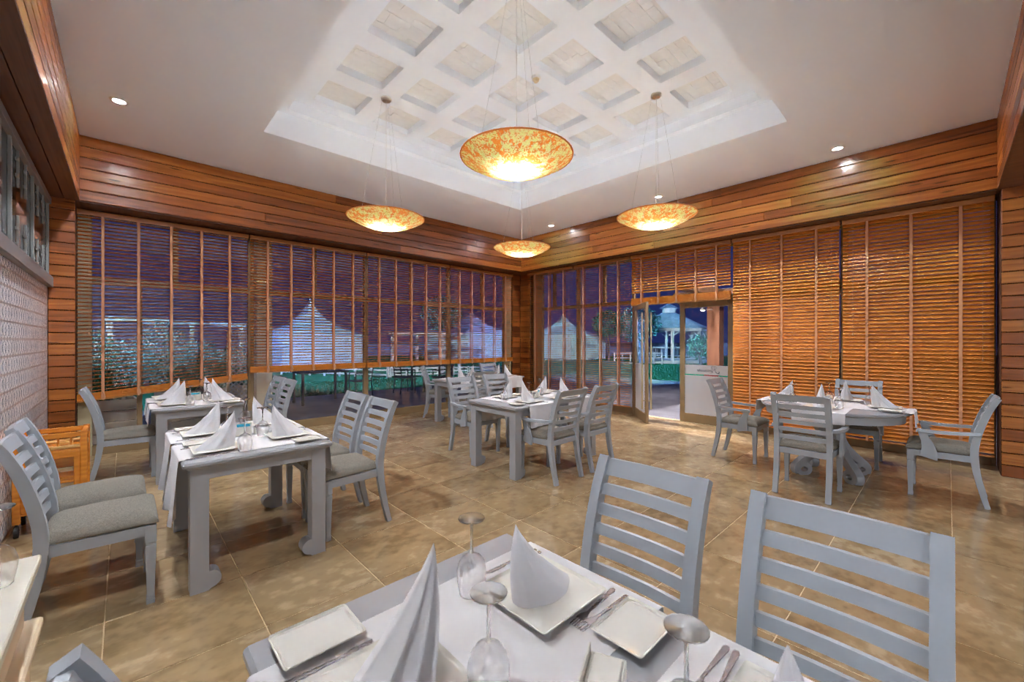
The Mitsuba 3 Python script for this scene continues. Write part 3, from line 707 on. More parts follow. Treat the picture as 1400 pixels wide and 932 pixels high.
# ------------------------------------------------------------------ cloths
def runner(cx, cy, length, width, hang0, hang1, deg, label, group, seed=0):
    """white strip along local x, centred, lying on the table of that length and hanging over both ends"""
    rr = np.random.RandomState(seed + 3)
    z = TZ + .0016; R = .010
    path = [(-length / 2 - R - .002, z - R - hang0)] + [(-length / 2 - R - .002, z - R - hang0 * f) for f in (.75, .5, .25, .1)]
    for t in np.linspace(math.pi, math.pi / 2, 5): path.append((-length / 2 - .002 + R * math.cos(t), z - R + R * math.sin(t)))
    for f in np.linspace(.08, .92, 10): path.append((-length / 2 + length * f, z))
    for t in np.linspace(math.pi / 2, 0, 5): path.append((length / 2 + .002 + R * math.cos(t), z - R + R * math.sin(t)))
    path += [(length / 2 + R + .002, z - R - hang1 * f) for f in (.1, .25, .5, .75, 1)]
    path = np.array(path); n = len(path); mm = 25
    ph = rr.uniform(0, 6, 4)
    V = []
    for side in (0, 1):
        for i, (x, zz) in enumerate(path):
            drop = max(0, z - R - zz); sg_ = -1 if x < 0 else 1
            for j in range(mm):
                v = -1 + 2 * j / (mm - 1)
                wob = drop * (.055 * math.sin(v * 4.2 + ph[0]) + .03 * math.sin(v * 9 + ph[1])) + drop * .05
                y = v * width / 2 * (1 - .10 * drop)
                o = .0016 * side
                if drop > 0 or abs(x) > length / 2 + .004: V.append((x + sg_ * (max(0, wob) + o), y, zz + (o if drop == 0 else 0)))
                else: V.append((x, y, zz + o))
    Fc = []
    N = n * mm
    for i in range(n - 1):
        for j in range(mm - 1):
            a = i * mm + j; q = [a, a + mm, a + mm + 1, a + 1]
            Fc += [[q[2] , q[1], q[0]], [q[3], q[2], q[0]]]; q = [N + e for e in q]; Fc += [[q[0], q[1], q[2]], [q[0], q[2], q[3]]]
    def strip(idx):
        for a, b in zip(idx[:-1], idx[1:]): Fc.extend([[a, b, N + b], [a, N + b, N + a]])
    strip([i * mm for i in range(n)]); strip([i * mm + mm - 1 for i in range(n)][::-1]); strip(list(range(mm))[::-1]); strip([(n - 1) * mm + j for j in range(mm)])
    m = trimesh.Trimesh(V, Fc, process=False); m.fix_normals()
    single('table_runner', P(m, CLOTH, 50), label, 'table runner', group, at(cx, cy, 0, deg))
RG = 'white table runners'
runner(.60, .745, .812, .475, .22, .22, 0, 'white runner across the foreground table under the two tallest napkins', RG, 1)
runner(.60, .165, .812, .475, .22, .22, 0, 'white runner at the very front edge of the picture on the foreground table', RG, 2)
runner(.64, 3.25, .812, .475, .36, .23, 0, 'white runner hanging over the near left corner of the left front table', RG, 3)
runner(.64, 3.80, .812, .475, .36, .23, 0, 'white runner on the left front table, the one farther from the camera', RG, 4)
runner(.60, 5.74, .812, .475, .16, .20, 0, 'white runner on the near half of the rear left table', RG, 5)
runner(.60, 6.33, .812, .475, .16, .20, 0, 'white runner on the far half of the rear left table by the blind', RG, 6)
runner(3.33, 3.455, .822, .44, .222, .28, 90, 'white runner hanging over the front of the middle table', RG, 7)
runner(3.98, 3.455, .822, .44, .222, .26, 90, 'white runner on the right half of the middle table behind an armchair', RG, 8)
runner(4.42, 6.08, .652, .44, .20, .2, 90, 'white runner on the left half of the far corner table', RG, 9)
runner(5.47, 6.08, .652, .44, .20, .2, 90, 'white runner on the right end of the far corner table', RG, 10)
runner(5.60, .88, 1.302, .43, .10, .10, 0, 'white runner on the round table hanging over behind the front armchair', RG, 11)
scene_key = 'table_runner_011'
runner(5.60, .88, 1.302, .43, .12, .12, 90, 'white runner on the round table with a corner hanging at the right', RG, 12)
scene[scene_key]['to_world'] = T().translate([0, 0, .0022]) @ scene[scene_key]['to_world']

# ------------------------------------------------------------------ table settings
def square_plate(sx, sy, h=.018):
    n = 7; prof = [(.66, 0), (.70, .005), (1.0, h), (.992, h + .0022), (.945, h - .0020), (.90, h - .0042), (.4, h - .0048)]
    V, Fc = [], []
    m = 40
    def ring(f, z):
        for j in range(m):
            c4, st = divmod(j, 10); a = math.pi / 2 * (c4 + st / 9.); r = .009; ex, ey = sx / 2 - (1 - f) * sx / 2 * (1 if f > .5 else 1), sy / 2 - (1 - f) * sy / 2
            qx, qy = [(1, 1), (-1, 1), (-1, -1), (1, -1)][c4]
            V.append((qx * (ex - r * f) + r * f * math.cos(a), qy * (ey - r * f) + r * f * math.sin(a), z))
    for f, z in prof: ring(f, z)
    V.append((0, 0, 0)); V.append((0, 0, h - .0048)); b, t = len(V) - 2, len(V) - 1
    for i in range(len(prof) - 1):
        for j in range(m):
            a, c = i * m + j, i * m + (j + 1) % m; Fc += [[a, c, c + m], [a, c + m, a + m]]
    for j in range(m):
        Fc.append([b, (j + 1) % m, j]); e = (len(prof) - 1) * m; Fc.append([t, e + j, e + (j + 1) % m])
    return trimesh.Trimesh(V, Fc, process=False)
PLATE = P(square_plate(.255, .255), CHINA, 40); SIDE = P(square_plate(.175, .135, .016), CHINA, 40)
def napkin_mesh(H, L=.205, W=.068, pleat=.0, seed=0):
    """a folded cloth standing like a sail: upright edge at x=0, sloping to the tail at x=-L"""
    n, m = 48, 16; V, Fc = [], []
    for side in (1, -1):
        for i in range(n + 1):
            s = i / n
            w = W * (.34 + .66 * math.sin(min(1, s * 1.6) * math.pi / 2)) * (1 - s ** 3.0) ** .8 * (math.sin(min(1, s * 9 + .25) * math.pi / 2))
            for j in range(m + 1):
                v = j / m
                k = (1 - v)
                y = side * (w * k ** .92 + .0014) + pleat * k * math.sin(s * 3.2 * 2 * math.pi + .6) * min(1, s * 6) * min(1, (1 - s) * 5)
                x = -L * s * k ** 1.13 + .010 * math.sin(v * math.pi)
                V.append((x, y, H * v))
    N = (n + 1) * (m + 1)
    for i in range(n):
        for j in range(m):
            a = i * (m + 1) + j; q = [a, a + 1, a + m + 2, a + m + 1]
            Fc += [[q[0], q[1], q[2]], [q[0], q[2], q[3]]]; r = [N + e for e in q]; Fc += [[r[2], r[1], r[0]], [r[3], r[2], r[0]]]
    for i in range(n):
        for j in (0, m):
            a = i * (m + 1) + j; b = a + m + 1
            Fc += [[a, b, N + b], [a, N + b, N + a]] if j == 0 else [[b, a, N + a], [b, N + a, N + b]]
    for i in (0, n):
        for j in range(m):
            a = i * (m + 1) + j; b = a + 1
            Fc += [[b, a, N + a], [b, N + a, N + b]]
    me = trimesh.Trimesh(V, Fc, process=False); me.fix_normals(); return me
NAP = {}
def napkin_ply(H, pleat):
    if (H, pleat) not in NAP: NAP[H, pleat] = P(napkin_mesh(H, pleat=pleat), CLOTH, 45)
    return NAP[H, pleat]
# wine glass, standing on its rim
bowl = lathe([(.0325, 0), (.0365, .020), (.0405, .045), (.0405, .062), (.036, .082), (.026, .097), (.012, .1055), (.0045, .109)], 36)
stem = lathe([(0, .1085), (.0055, .1085), (.0042, .115), (.0036, .150), (.0042, .185), (.010, .1955), (.036, .2010), (.0365, .2025), (.036, .2035), (0, .2045)], 36)
GLASS = [('bowl', P(bowl, 'm_bowl', True), 'clear bowl resting on its rim'), ('stem', P(stem, 'm_glass', 30), 'stem with upturned foot'), ('rim', P(tube([(.0325 * math.cos(2 * math.pi * j / 32), .0325 * math.sin(2 * math.pi * j / 32), .0012) for j in range(32)], .0012, 6, True), 'm_glass', 50))]
# cutlery along +x (handle at -x)
def blade_outline(L, pts): return sg.Polygon([(x, w) for x, w in pts] + [(x, -w) for x, w in pts[::-1]])
hand = blade_outline(.1, [(-.100, .004), (-.092, .0075), (-.05, .0055), (.0, .0032), (.03, .003)])
fh = extrude(hand, .003)
ft = extrude(blade_outline(.1, [(.028, .003), (.045, .008), (.058, .0115), (.066, .0115)]), .0026)
tines = [cbox(.064, .098, y - .0013, y + .0013, .0002, .0024, .0004) for y in (-.0096, -.0032, .0032, .0096)]
fork_m = cat([fh, ft] + tines)
knife_b = extrude(sg.Polygon([(.028, -.003), (.028, .004), (.05, .009), (.09, .0095), (.112, .004), (.118, -.004), (.06, -.004)]), .0018)
FORK = [('handle', P(fh, STEEL)), ('head', P(cat([ft] + tines), STEEL))]
KNIFE = [('handle', P(fh, STEEL)), ('blade', P(knife_b, STEEL))]

def setting(x, y, deg, where, H=.225, pleat=.003, z=TZ, cut=1, plate_z=.0035, side=True, glass=True, nap_rot=0):
    """x, y: the table edge before the diner; deg: the way the diner faces"""
    B = at(x, y, z + plate_z, deg)
    single('dinner_plate', PLATE, f'square dinner plate under the napkin {where}', 'plate', 'square cream dinner plates', B @ T().translate([.18, 0, 0]))
    single('napkin', napkin_ply(H, pleat), f'white napkin folded into a sail {where}', 'napkin', 'folded white napkins', B @ T().translate([.275, 0, .0140]).rotate([0, 0, 1], nap_rot))
    if side: single('side_plate', SIDE, f'small cream side plate {where}', 'plate', 'small cream side plates', B @ T().translate([.122, .245, 0]))
    if glass:
        k = thing('wine_glass', f'clear wine glass standing upside down {where}', 'glass', 'upside-down wine glasses'); prefab(GLASS, k, B @ T().translate([.31, -.138, .0002]))
    for c in range(cut):
        k = thing('fork', f'{"outer " if c else ("inner " if cut > 1 else "")}steel fork beside the plate {where}', 'fork', 'steel forks'); prefab(FORK, k, B @ T().translate([.115, .158 - .030 * c + (.0 if cut > 1 else -.01), 0]).rotate([0, 0, 1], (-3, 4)[c]))
        k = thing('knife', f'{"outer " if c else ("inner " if cut > 1 else "")}steel knife beside the plate {where}', 'knife', 'steel knives'); prefab(KNIFE, k, B @ T().translate([.115, -.148 - .030 * c, 0]).rotate([0, 0, 1], (4, -2)[c]))
# foreground
setting(.20, .745, 0, 'at the left of the foreground table', H=.245, pleat=.020, cut=2)
setting(1.0, .755, 180, 'before the middle foreground chair', H=.205, pleat=.001, cut=2)
setting(1.0, .165, 180, 'before the largest chair at bottom right', H=.215, pleat=.001, cut=2)
# left front table
setting(.24, 3.17, 0, 'nearest the camera on the left front table', cut=1)
setting(.24, 3.77, 0, 'second along the left side of the left front table', cut=1)
setting(1.04, 3.28, 180, 'at the right near corner of the left front table', cut=1)
setting(1.04, 3.88, 180, 'at the right far side of the left front table', cut=1)
# rear left table
setting(.20, 5.70, 0, 'at the near left of the rear left table', H=.255, cut=0)
setting(.20, 6.32, 0, 'at the far left of the rear left table', H=.235, cut=0)
setting(1.0, 5.72, 180, 'at the near right of the rear left table', H=.255, cut=0)
setting(1.0, 6.34, 180, 'at the far right of the rear left table', H=.235, cut=0)
# middle table
setting(3.30, 3.05, 90, 'at the front left of the middle table', cut=1)
setting(3.97, 3.05, 90, 'at the front right of the middle table', cut=0)
setting(3.36, 3.86, -90, 'at the rear left of the middle table', cut=0)
setting(3.98, 3.86, -90, 'at the rear right of the middle table', cut=0)
# far corner table
setting(4.38, 5.76, 90, 'at the front left of the far corner table', cut=0, side=False)
setting(5.49, 5.76, 90, 'at the front right of the far corner table', cut=0, side=False)
setting(4.77, 6.40, -90, 'at the rear left of the far corner table', cut=0, side=False)
setting(5.42, 6.40, -90, 'at the rear right of the far corner table', cut=0, side=False)
# round table
RZ = TZ + .0035
setting(4.985, .90, 0, 'on the round table before the front armchair', cut=0, z=RZ, side=False)
setting(5.62, .265, 90, 'at the right of the round table', cut=1, z=RZ)
setting(5.55, 1.495, -90, 'at the left of the round table near the door', cut=0, z=RZ, side=False)
setting(6.215, .80, 180, 'at the back of the round table', cut=0, z=RZ, side=False)

def caddy(x, y, deg, where, both=True):
    B = at(x, y, TZ + .0045, deg)
    k = thing('sachet_box', f'cream sachet box with a teal-banded card {where}', 'sachet box', 'cream sachet boxes')
    put(k, 'box', P(cat([cbox(-.052, .052, -.034, -.029, 0, .074, .002), cbox(-.052, .052, .029, .034, 0, .074, .002), cbox(-.052, -.047, -.032, .032, 0, .074, .002), cbox(.047, .052, -.032, .032, 0, .074, .002), cbox(-.05, .05, -.032, .032, 0, .006, .001)]), CHINA), B)
    put(k, 'sachets', P(cbox(-.0465, .0465, -.0285, .0285, .006, .0765, .003), CHINA), B, 'paper sachets packed flush')
    c_ = put(k, 'card', P(cbox(-.050, .050, -.0372, -.0345, .004, .092, .0008), CHINA), B); put(c_, 'band', P(box(-.040, .040, -.0380, -.0373, .066, .085), TEAL), B, 'teal band')
    for s, nm in ((.085, 'pepper'), (-.085, 'salt'))[:2 if both else 1]:
        k = thing(nm + '_shaker', f'small white {nm} shaker beside the sachet box {where}', 'shaker', 'small white shakers')
        put(k, 'body', P(lathe([(0, 0), (.019, 0), (.0205, .004), (.018, .04), (.014, .048), (0, .048)], 24), CHINA, 40), B @ T().translate([s, 0, 0]))
        put(k, 'cap', P(lathe([(0, .047), (.0145, .047), (.015, .056), (.010, .064), (0, .066)], 24), STEEL, 40), B @ T().translate([s, 0, 0]), 'steel cap')
caddy(.640, .432, 205, 'on the foreground table', False)
caddy(.63, 3.53, -8, 'on the left front table')
caddy(.60, 6.02, -5, 'on the rear left table')
caddy(3.66, 3.46, 30, 'on the middle table')
caddy(4.95, 6.08, 0, 'on the far corner table')
B_round = (5.64, .90)
caddy(5.66, .93, 40, 'on the round table')

# ------------------------------------------------------------------ sideboard, trolley
sbk = thing('sideboard', 'pale wooden sideboard with an ivory top at the left edge', 'sideboard')
put(sbk, 'top', P(cbox(-.628, -.190, .75, 1.955, .755, .782, .004), IVORY), None, 'ivory top')
put(sbk, 'body', P(cbox(-.622, -.222, .78, 1.925, .10, .756, .003), BIRCH))
put(sbk, 'ledge', P(cbox(-.628, -.186, .75, 1.955, .560, .588, .006), BIRCH)); put(sbk, 'plinth', P(cbox(-.62, -.235, .79, 1.915, 0, .10, .003), BIRCH))
for a, b in ((.80, 1.345), (1.355, 1.90)):
    d = put(sbk, 'door', P(cbox(-.224, -.208, a, b, .12, .550, .003), BIRCH)); put(d, 'knob', P(lathe([(0, 0), (.008, 0), (.007, .012), (.014, .02), (.010, .03), (0, .032)], 16).apply_transform(trimesh.transformations.rotation_matrix(math.pi / 2, (0, 1, 0))).apply_translation((-.208, b - .05, .40)), STEEL, 40))
k = thing('wine_glass', 'large clear wine glass upside down on the pale sideboard', 'glass'); prefab(GLASS, k, at(-.262, 1.78, .782) @ T().scale([1.15, 1.15, 1.05]))
k = thing('wine_glass', 'clear wine glass upside down at the back of the pale sideboard', 'glass'); prefab(GLASS, k, at(-.40, 1.86, .782) @ T().scale([1.1, 1.1, 1.25]))

tr = thing('service_trolley', 'orange wooden service trolley with turned rails and glazed front by the tile wall', 'trolley')
X0, X1, Y0, Y1 = -.60, -.215, 4.68, 5.03
for x in (X0 + .02, X1 - .02):
    for y in (Y0 + .02, Y1 - .02):
        k = put(tr, 'post', P(cbox(x - .02, x + .02, y - .02, y + .02, .10, .745, .004), ORANGE))
        put(k, 'caster', P(cat([rot(trimesh.creation.cylinder(.042, .022, sections=20), 90, (0, 1, 0)).apply_translation((x, y, .042)), cbox(x - .008, x + .008, y - .008, y + .008, .04, .102, .002)]), BLACK, 40), None, 'black caster wheel')
def turned(p, q, r=.016):
    p, q = np.array(p), np.array(q); t = np.linspace(0, 1, 41); rad = r * (.72 + .28 * np.abs(np.sin(t * math.pi * 3)) ** .5); rad[(np.abs(t - .5) < .02)] = r * 1.25
    return tube([p + (q - p) * s for s in t], rad, 10)
for y in (Y0 + .02, Y1 - .02):
    put(tr, 'top_rail', P(cbox(X0 + .04, X1 - .04, y - .014, y + .014, .700, .738, .004), ORANGE)); put(tr, 'turned_rail', P(turned((X0 + .04, y, .628), (X1 - .04, y, .628)), HONEY, 40), None, 'honey-coloured turned rail')
for x in (X0 + .02, X1 - .02):
    put(tr, 'top_rail', P(cbox(x - .014, x + .014, Y0 + .04, Y1 - .04, .700, .738, .004), ORANGE)); put(tr, 'turned_rail', P(turned((x, Y0 + .04, .628), (x, Y1 - .04, .628)), HONEY, 40), None, 'honey-coloured turned rail')
for x in np.linspace(X0 + .09, X1 - .09, 4): put(tr, 'spindle', P(turned((x, Y0 + .02, .63), (x, Y0 + .02, .705), .007), ORANGE, 40))
for z in (.16, .36, .60): put(tr, 'shelf', P(cbox(X0 + .01, X1 - .01, Y0 + .01, Y1 - .01, z - .008, z + .008, .003), ORANGE))
dr_ = put(tr, 'glazed_front', P(cat([cbox(X0 + .04, X1 - .04, Y0 + .008, Y0 + .03, .545, .592, .003), cbox(X0 + .04, X1 - .04, Y0 + .008, Y0 + .03, .17, .235, .003), cbox(X0 + .04, X0 + .075, Y0 + .008, Y0 + .03, .235, .545, .003), cbox(X1 - .075, X1 - .04, Y0 + .008, Y0 + .03, .235, .545, .003),
    cbox(-.415, -.40, Y0 + .010, Y0 + .028, .235, .545, .002), cbox(X0 + .075, X1 - .075, Y0 + .010, Y0 + .028, .385, .40, .002)]), ORANGE))
put(dr_, 'pane', P(trimesh.Trimesh([(X0 + .075, Y0 + .02, .235), (X1 - .075, Y0 + .02, .235), (X1 - .075, Y0 + .02, .545), (X0 + .075, Y0 + .02, .545)], [[0, 1, 2], [0, 2, 3]], process=False), 'm_pane'))
bd = extrude(sg.Polygon([(-.11, -.02), (.04, -.033), (.10, -.03), (.11, .03), (.04, .033), (-.11, .02)]).buffer(.008), .018); rot(bd, 8, (0, 1, 0)); 
single('serving_board', P(bd, HONEY), 'honey wooden board lying in the top of the orange trolley', 'board', None, T().translate([-.415, 4.86, .632]).rotate([0, 0, 1], 14))
# ------------------------------------------------------------------ outdoors
def pd(px, depth):
    """ground position along a measured bearing"""
    a = (px - 700) / FPX; return np.array([.686 + .728 * a, .728 - .686 * a]) * depth
GZ = -.10
pv = sg.box(-6, 7.5, 11.2, 11.6).union(sg.box(7.46, -6, 14.6, 11.6))
m = extrude(pv, .1); m.apply_translation((0, 0, -.112)); struct('ground_porch', 'paved porch outside the windows', P(m, PAVING))
lawn = extrude(sg.box(-40, -30, 70, 70).difference(sg.box(-.9, -1.9, 7.45, 7.5)), .2); lawn.apply_translation((0, 0, GZ - .23)); struct('ground_lawn', 'dark green lawn beyond the porch', P(lawn, GRASS))
grr = np.random.RandomState(5)
def grass_patch(x0, x1, y0, y1, n):
    c = np.stack([grr.uniform(x0, x1, n), grr.uniform(y0, y1, n)], 1); a = grr.uniform(0, 2 * math.pi, n); h = grr.uniform(.03, .08, n); V = np.zeros((n, 3, 3))
    dx, dy = np.cos(a) * .012, np.sin(a) * .012
    V[:, 0] = np.stack([c[:, 0] - dx, c[:, 1] - dy, 0 * a + GZ - .03], 1); V[:, 1] = np.stack([c[:, 0] + dx, c[:, 1] + dy, 0 * a + GZ - .03], 1); V[:, 2] = np.stack([c[:, 0] + grr.uniform(-.03, .03, n), c[:, 1] + grr.uniform(-.03, .03, n), GZ + h], 1)
    return trimesh.Trimesh(V.reshape(-1, 3), np.arange(3 * n).reshape(-1, 3), process=False)
gk = thing('grass', 'short green grass of the lawn behind the porch', 'grass', kind='stuff')
scene[gk] = P(cat([grass_patch(3, 14, 11.7, 16, 26000), grass_patch(14.7, 26, 4, 15, 26000)]), LEAF['green'])

def leaves(center, rad, n, size, seed, up=.4):
    r = np.random.RandomState(seed); d = r.normal(size=(n, 3)); d /= np.linalg.norm(d, axis=1)[:, None]; rr = r.uniform(.25, 1, n) ** .5
    c = np.array(center) + d * rr[:, None] * np.array(rad)
    a = r.normal(size=(n, 3)); a[:, 2] += up; a /= np.linalg.norm(a, axis=1)[:, None]; b = np.cross(a, r.normal(size=(n, 3))); b /= np.linalg.norm(b, axis=1)[:, None]
    s = (size * r.uniform(.6, 1.3, n))[:, None]
    V = np.stack([c - a * s, c + b * s * .35, c + a * s, c - b * s * .35], 1).reshape(-1, 3); i = 4 * np.arange(n)[:, None]
    F_ = np.vstack([i + [0, 1, 2], i + [0, 2, 3]]); return trimesh.Trimesh(V, F_, process=False)
def shrub(x, y, rad, h, n, leaf, label, seed, size=.06, z0=GZ):
    k = thing('shrub', label, 'shrub', 'garden shrubs behind the windows')
    put(k, 'foliage', P(leaves((x, y, z0 + h * .58), (rad, rad, h * .5), n, size, seed), LEAF[leaf]))
    r = np.random.RandomState(seed); st = [tube([(x, y, z0 - .1), (x + r.uniform(-.3, .3) * rad, y + r.uniform(-.3, .3) * rad, z0 + h * .5), (x + r.uniform(-.7, .7) * rad, y + r.uniform(-.7, .7) * rad, z0 + h * .85)], [.03, .02, .008], 6) for _ in range(6)]
    put(k, 'stem', P(cat(st), BARK))
def tree(x, y, trunk, rad, n, leaf, label, seed, size=.12, z0=GZ):
    k = thing('tree', label, 'tree')
    r = np.random.RandomState(seed); top = z0 + trunk
    put(k, 'trunk', P(cat([tube([(x, y, z0 - .1), (x + .05, y, z0 + trunk * .5), (x, y + .04, top)], [.10, .08, .05], 8)] + [tube([(x, y, top - .1), (x + r.uniform(-1, 1) * rad * .7, y + r.uniform(-1, 1) * rad * .7, top + rad * r.uniform(.3, .9))], [.04, .012], 6) for _ in range(7)]), BARK))
    put(k, 'crown', P(leaves((x, y, top + rad * .5), (rad, rad, rad * .85), n, size, seed), LEAF[leaf]))
def tent(px, depth, half, eave, peak, label, skirts=True):
    x, y = pd(px, depth); z0 = GZ - .03
    k = thing('pagoda_tent', label, 'tent', 'white pagoda tents in the garden'); tw = at(x, y, 0, 4)
    n, m = 16, 12; V, Fc = [], []
    for i in range(n + 1):
        f = 1 - i / n * .985; z = eave + (peak - eave) * (1 - f) ** 1.7 if f > 0 else peak
        z = eave + (peak - eave) * ((1 - f) * .42 + .58 * (1 - f) ** 4)
        for c in range(4):
            a, b = [(-1, -1), (1, -1), (1, 1), (-1, 1)][c], [(1, -1), (1, 1), (-1, 1), (-1, -1)][c]
            for j in range(m): V.append(((a[0] + (b[0] - a[0]) * j / m) * half * 1.04 * f, (a[1] + (b[1] - a[1]) * j / m) * half * 1.04 * f, z))
    M = 4 * m
    for i in range(n):
        for j in range(M): a, b = i * M + j, i * M + (j + 1) % M; Fc += [[a, b, b + M], [a, b + M, a + M]]
    put(k, 'roof', P(trimesh.Trimesh(V, Fc, process=False), CANVAS, 40), tw)
    put(k, 'finial', P(tube([(0, 0, peak - .1), (0, 0, peak + .35)], [.06, .03], 8), CANVAS), tw)
    v = []
    for c, (sx, sy) in enumerate(((-1, -1), (1, -1), (1, 1), (-1, 1))):
        put(k, 'post', P(cbox(sx * half - .06, sx * half + .06, sy * half - .06, sy * half + .06, z0, eave, .01), OUTWHITE), tw)
    h = half
    for a0, b0 in (((-h, -h), (h, -h)), ((h, -h), (h, h)), ((h, h), (-h, h)), ((-h, h), (-h, -h))):
        d = np.array(b0) - np.array(a0); L = np.linalg.norm(d); d = d / L; nn = np.array([d[1], -d[0]])
        put(k, 'valance', P(box(0, L, -.012, .012, eave - .28, eave + .01).apply_transform(trimesh.transformations.rotation_matrix(math.atan2(d[1], d[0]), (0, 0, 1))).apply_translation((a0[0] + nn[0] * .05, a0[1] + nn[1] * .05, 0)), CANVAS), tw)
        N = 61; t = np.linspace(.06, L - .06, N); off = .02 * np.sin(t * 14)
        V = []; 
        for zz in (z0 + .02, eave - .05):
            for side in (0, .02):
                for q in range(N): p = np.array(a0) + d * t[q] + nn * (off[q] - side); V.append((p[0], p[1], zz))
        Fc = []
        for q in range(N - 1):
            b0_, f1, t0, t1 = q, q + N, q + 2 * N, q + 3 * N
            Fc += [[b0_, b0_ + 1, t0 + 1], [b0_, t0 + 1, t0], [f1 + 1, f1, t1], [f1 + 1, t1, t1 + 1], [t0, t0 + 1, t1 + 1], [t0, t1 + 1, t1], [b0_ + 1, b0_, f1], [b0_ + 1, f1, f1 + 1]]
        put(k, 'wall_curtain', P(trimesh.Trimesh(V, Fc, process=False), CANVAS, 40), tw)
tent(424, 26, 2.35, 1.85, 4.05, 'white pagoda tent seen through the second blind, the largest of three')
tent(645, 34, 2.7, 2.05, 3.95, 'white pagoda tent seen through the blind beside the corner column')
tent(770, 36, 2.6, 1.95, 3.75, 'white pagoda tent seen through the first window right of the corner')
# pergola
def pergola(pts, h, label, r=.07):
    k = thing('pergola', label, 'pergola', 'white garden pergolas')
    for x, y in pts: put(k, 'post', P(cbox(x - r, x + r, y - r, y + r, GZ - .03, h, .01), OUTWHITE))
    for (x, y), (u, v) in zip(pts, pts[1:] + pts[:1]):
        L = math.hypot(u - x, v - y); put(k, 'beam', P(cbox(-.2, L + .2, -.05, .05, h, h + .14, .01).apply_transform(trimesh.transformations.rotation_matrix(math.atan2(v - y, u - x), (0, 0, 1))).apply_translation((x, y, 0)), OUTWHITE))
    return k
a, b = pd(537, 19), pd(571, 21); c, d = pd(625, 21), pd(590, 19)
pergola([tuple(pd(537, 18.6)), tuple(pd(604, 18.6)), tuple(pd(628, 22)), tuple(pd(570, 22))], 1.72, 'white pergola seen through the third blind')
pergola([tuple(pd(150, 12.2)), tuple(pd(262, 15.5)), tuple(pd(330, 17.5)), tuple(pd(200, 14.5))], 2.05, 'tall white pergola seen through the askew blind behind shrubs')
# gazebo
gx, gy = pd(915, 31)
k = thing('gazebo', 'white timber gazebo with a shingled roof seen through the open door', 'gazebo'); tw = at(gx, gy, 0, 8)
R, ez, pz = 2.55, 2.35, 4.0
ang8 = [math.pi / 8 + math.pi / 4 * i for i in range(8)]
def octa(r0, z0, r1, z1):
    V = [(r0 * math.cos(a), r0 * math.sin(a), z0) for a in ang8] + [(r1 * math.cos(a), r1 * math.sin(a), z1) for a in ang8]; Fc = []
    for i in range(8): j = (i + 1) % 8; Fc += [[i, j, 8 + j], [i, 8 + j, 8 + i]]
    Fc += [[0, i + 1, i] for i in range(1, 7)] + [[8, 8 + i, 8 + i + 1] for i in range(1, 7)]
    m = trimesh.Trimesh(V, Fc, process=False); m.fix_normals(); return m
put(k, 'roof', P(octa(R + .3, ez, .55, pz - .45), SHINGLE), tw, 'grey shingled roof'); put(k, 'cupola', P(cat([octa(.5, pz - .47, .5, pz - .1), ]), OUTWHITE), tw); put(k, 'cupola_roof', P(octa(.72, pz - .1, .03, pz + .3), SHINGLE), tw)
put(k, 'fascia', P(octa(R + .22, ez - .2, R + .22, ez), OUTWHITE), tw); put(k, 'deck', P(octa(R + .1, GZ - .05, R + .1, GZ + .18), OUTWHITE), tw)
for i, a in enumerate(ang8):
    x, y = R * math.cos(a), R * math.sin(a); put(k, 'post', P(cbox(x - .09, x + .09, y - .09, y + .09, GZ + .18, ez - .2, .01), OUTWHITE), tw)
    u, v = R * math.cos(a + math.pi / 4), R * math.sin(a + math.pi / 4)
    for z in (.25, .95):
        put(k, 'rail', P(tube([(x, y, z), (u, v, z)], .04, 6), OUTWHITE), tw)
    for f in (.2, .4, .6, .8):
        put(k, 'baluster', P(tube([(x + (u - x) * f, y + (v - y) * f, .2), (x + (u - x) * f, y + (v - y) * f, .95)], .025, 5), OUTWHITE), tw)
    for s in ((x, y, u, v), (u, v, x, y)):
        put(k, 'brace', P(tube([(s[0], s[1], ez - .65), (s[0] + (s[2] - s[0]) * .25, s[1] + (s[3] - s[1]) * .25, ez - .2)], .045, 6), OUTWHITE), tw)
# fences and garden wall
def fence(p, q, h, label, n):
    k = thing('garden_fence', label, 'fence', 'white garden fences'); p, q = np.array(p), np.array(q)
    for i in range(n + 1):
        c = p + (q - p) * i / n; put(k, 'post', P(cbox(c[0] - .04, c[0] + .04, c[1] - .04, c[1] + .04, GZ - .05, GZ + h, .006), OUTWHITE))
    for z in (.10, h * .55, h - .06): put(k, 'rail', P(tube([(p[0], p[1], GZ + z), (q[0], q[1], GZ + z)], .045, 6), OUTWHITE))
fence(pd(385, 19.5), pd(530, 17.6), .55, 'low white fence at the far edge of the lawn under the second blind', 7)
fence(pd(534, 17.7), pd(700, 19), .42, 'low white fence at the far edge of the lawn by the corner', 8)
fence(pd(840, 27), pd(905, 27.5), .8, 'white fence beside the gazebo', 6)
k = thing('garden_wall', 'long pale wall behind the tents', 'wall')
for p, q in ((330, 520), (520, 640), (700, 850), (850, 1010)):
    A_, B_ = pd(p, 44), pd(q, 44); L = math.hypot(*(B_ - A_)); put(k, 'panel', P(box(0, L, -.1, .1, GZ - .1, 1.25).apply_transform(trimesh.transformations.rotation_matrix(math.atan2(B_[1] - A_[1], B_[0] - A_[0]), (0, 0, 1))).apply_translation((A_[0], A_[1], 0)), WALLOUT))
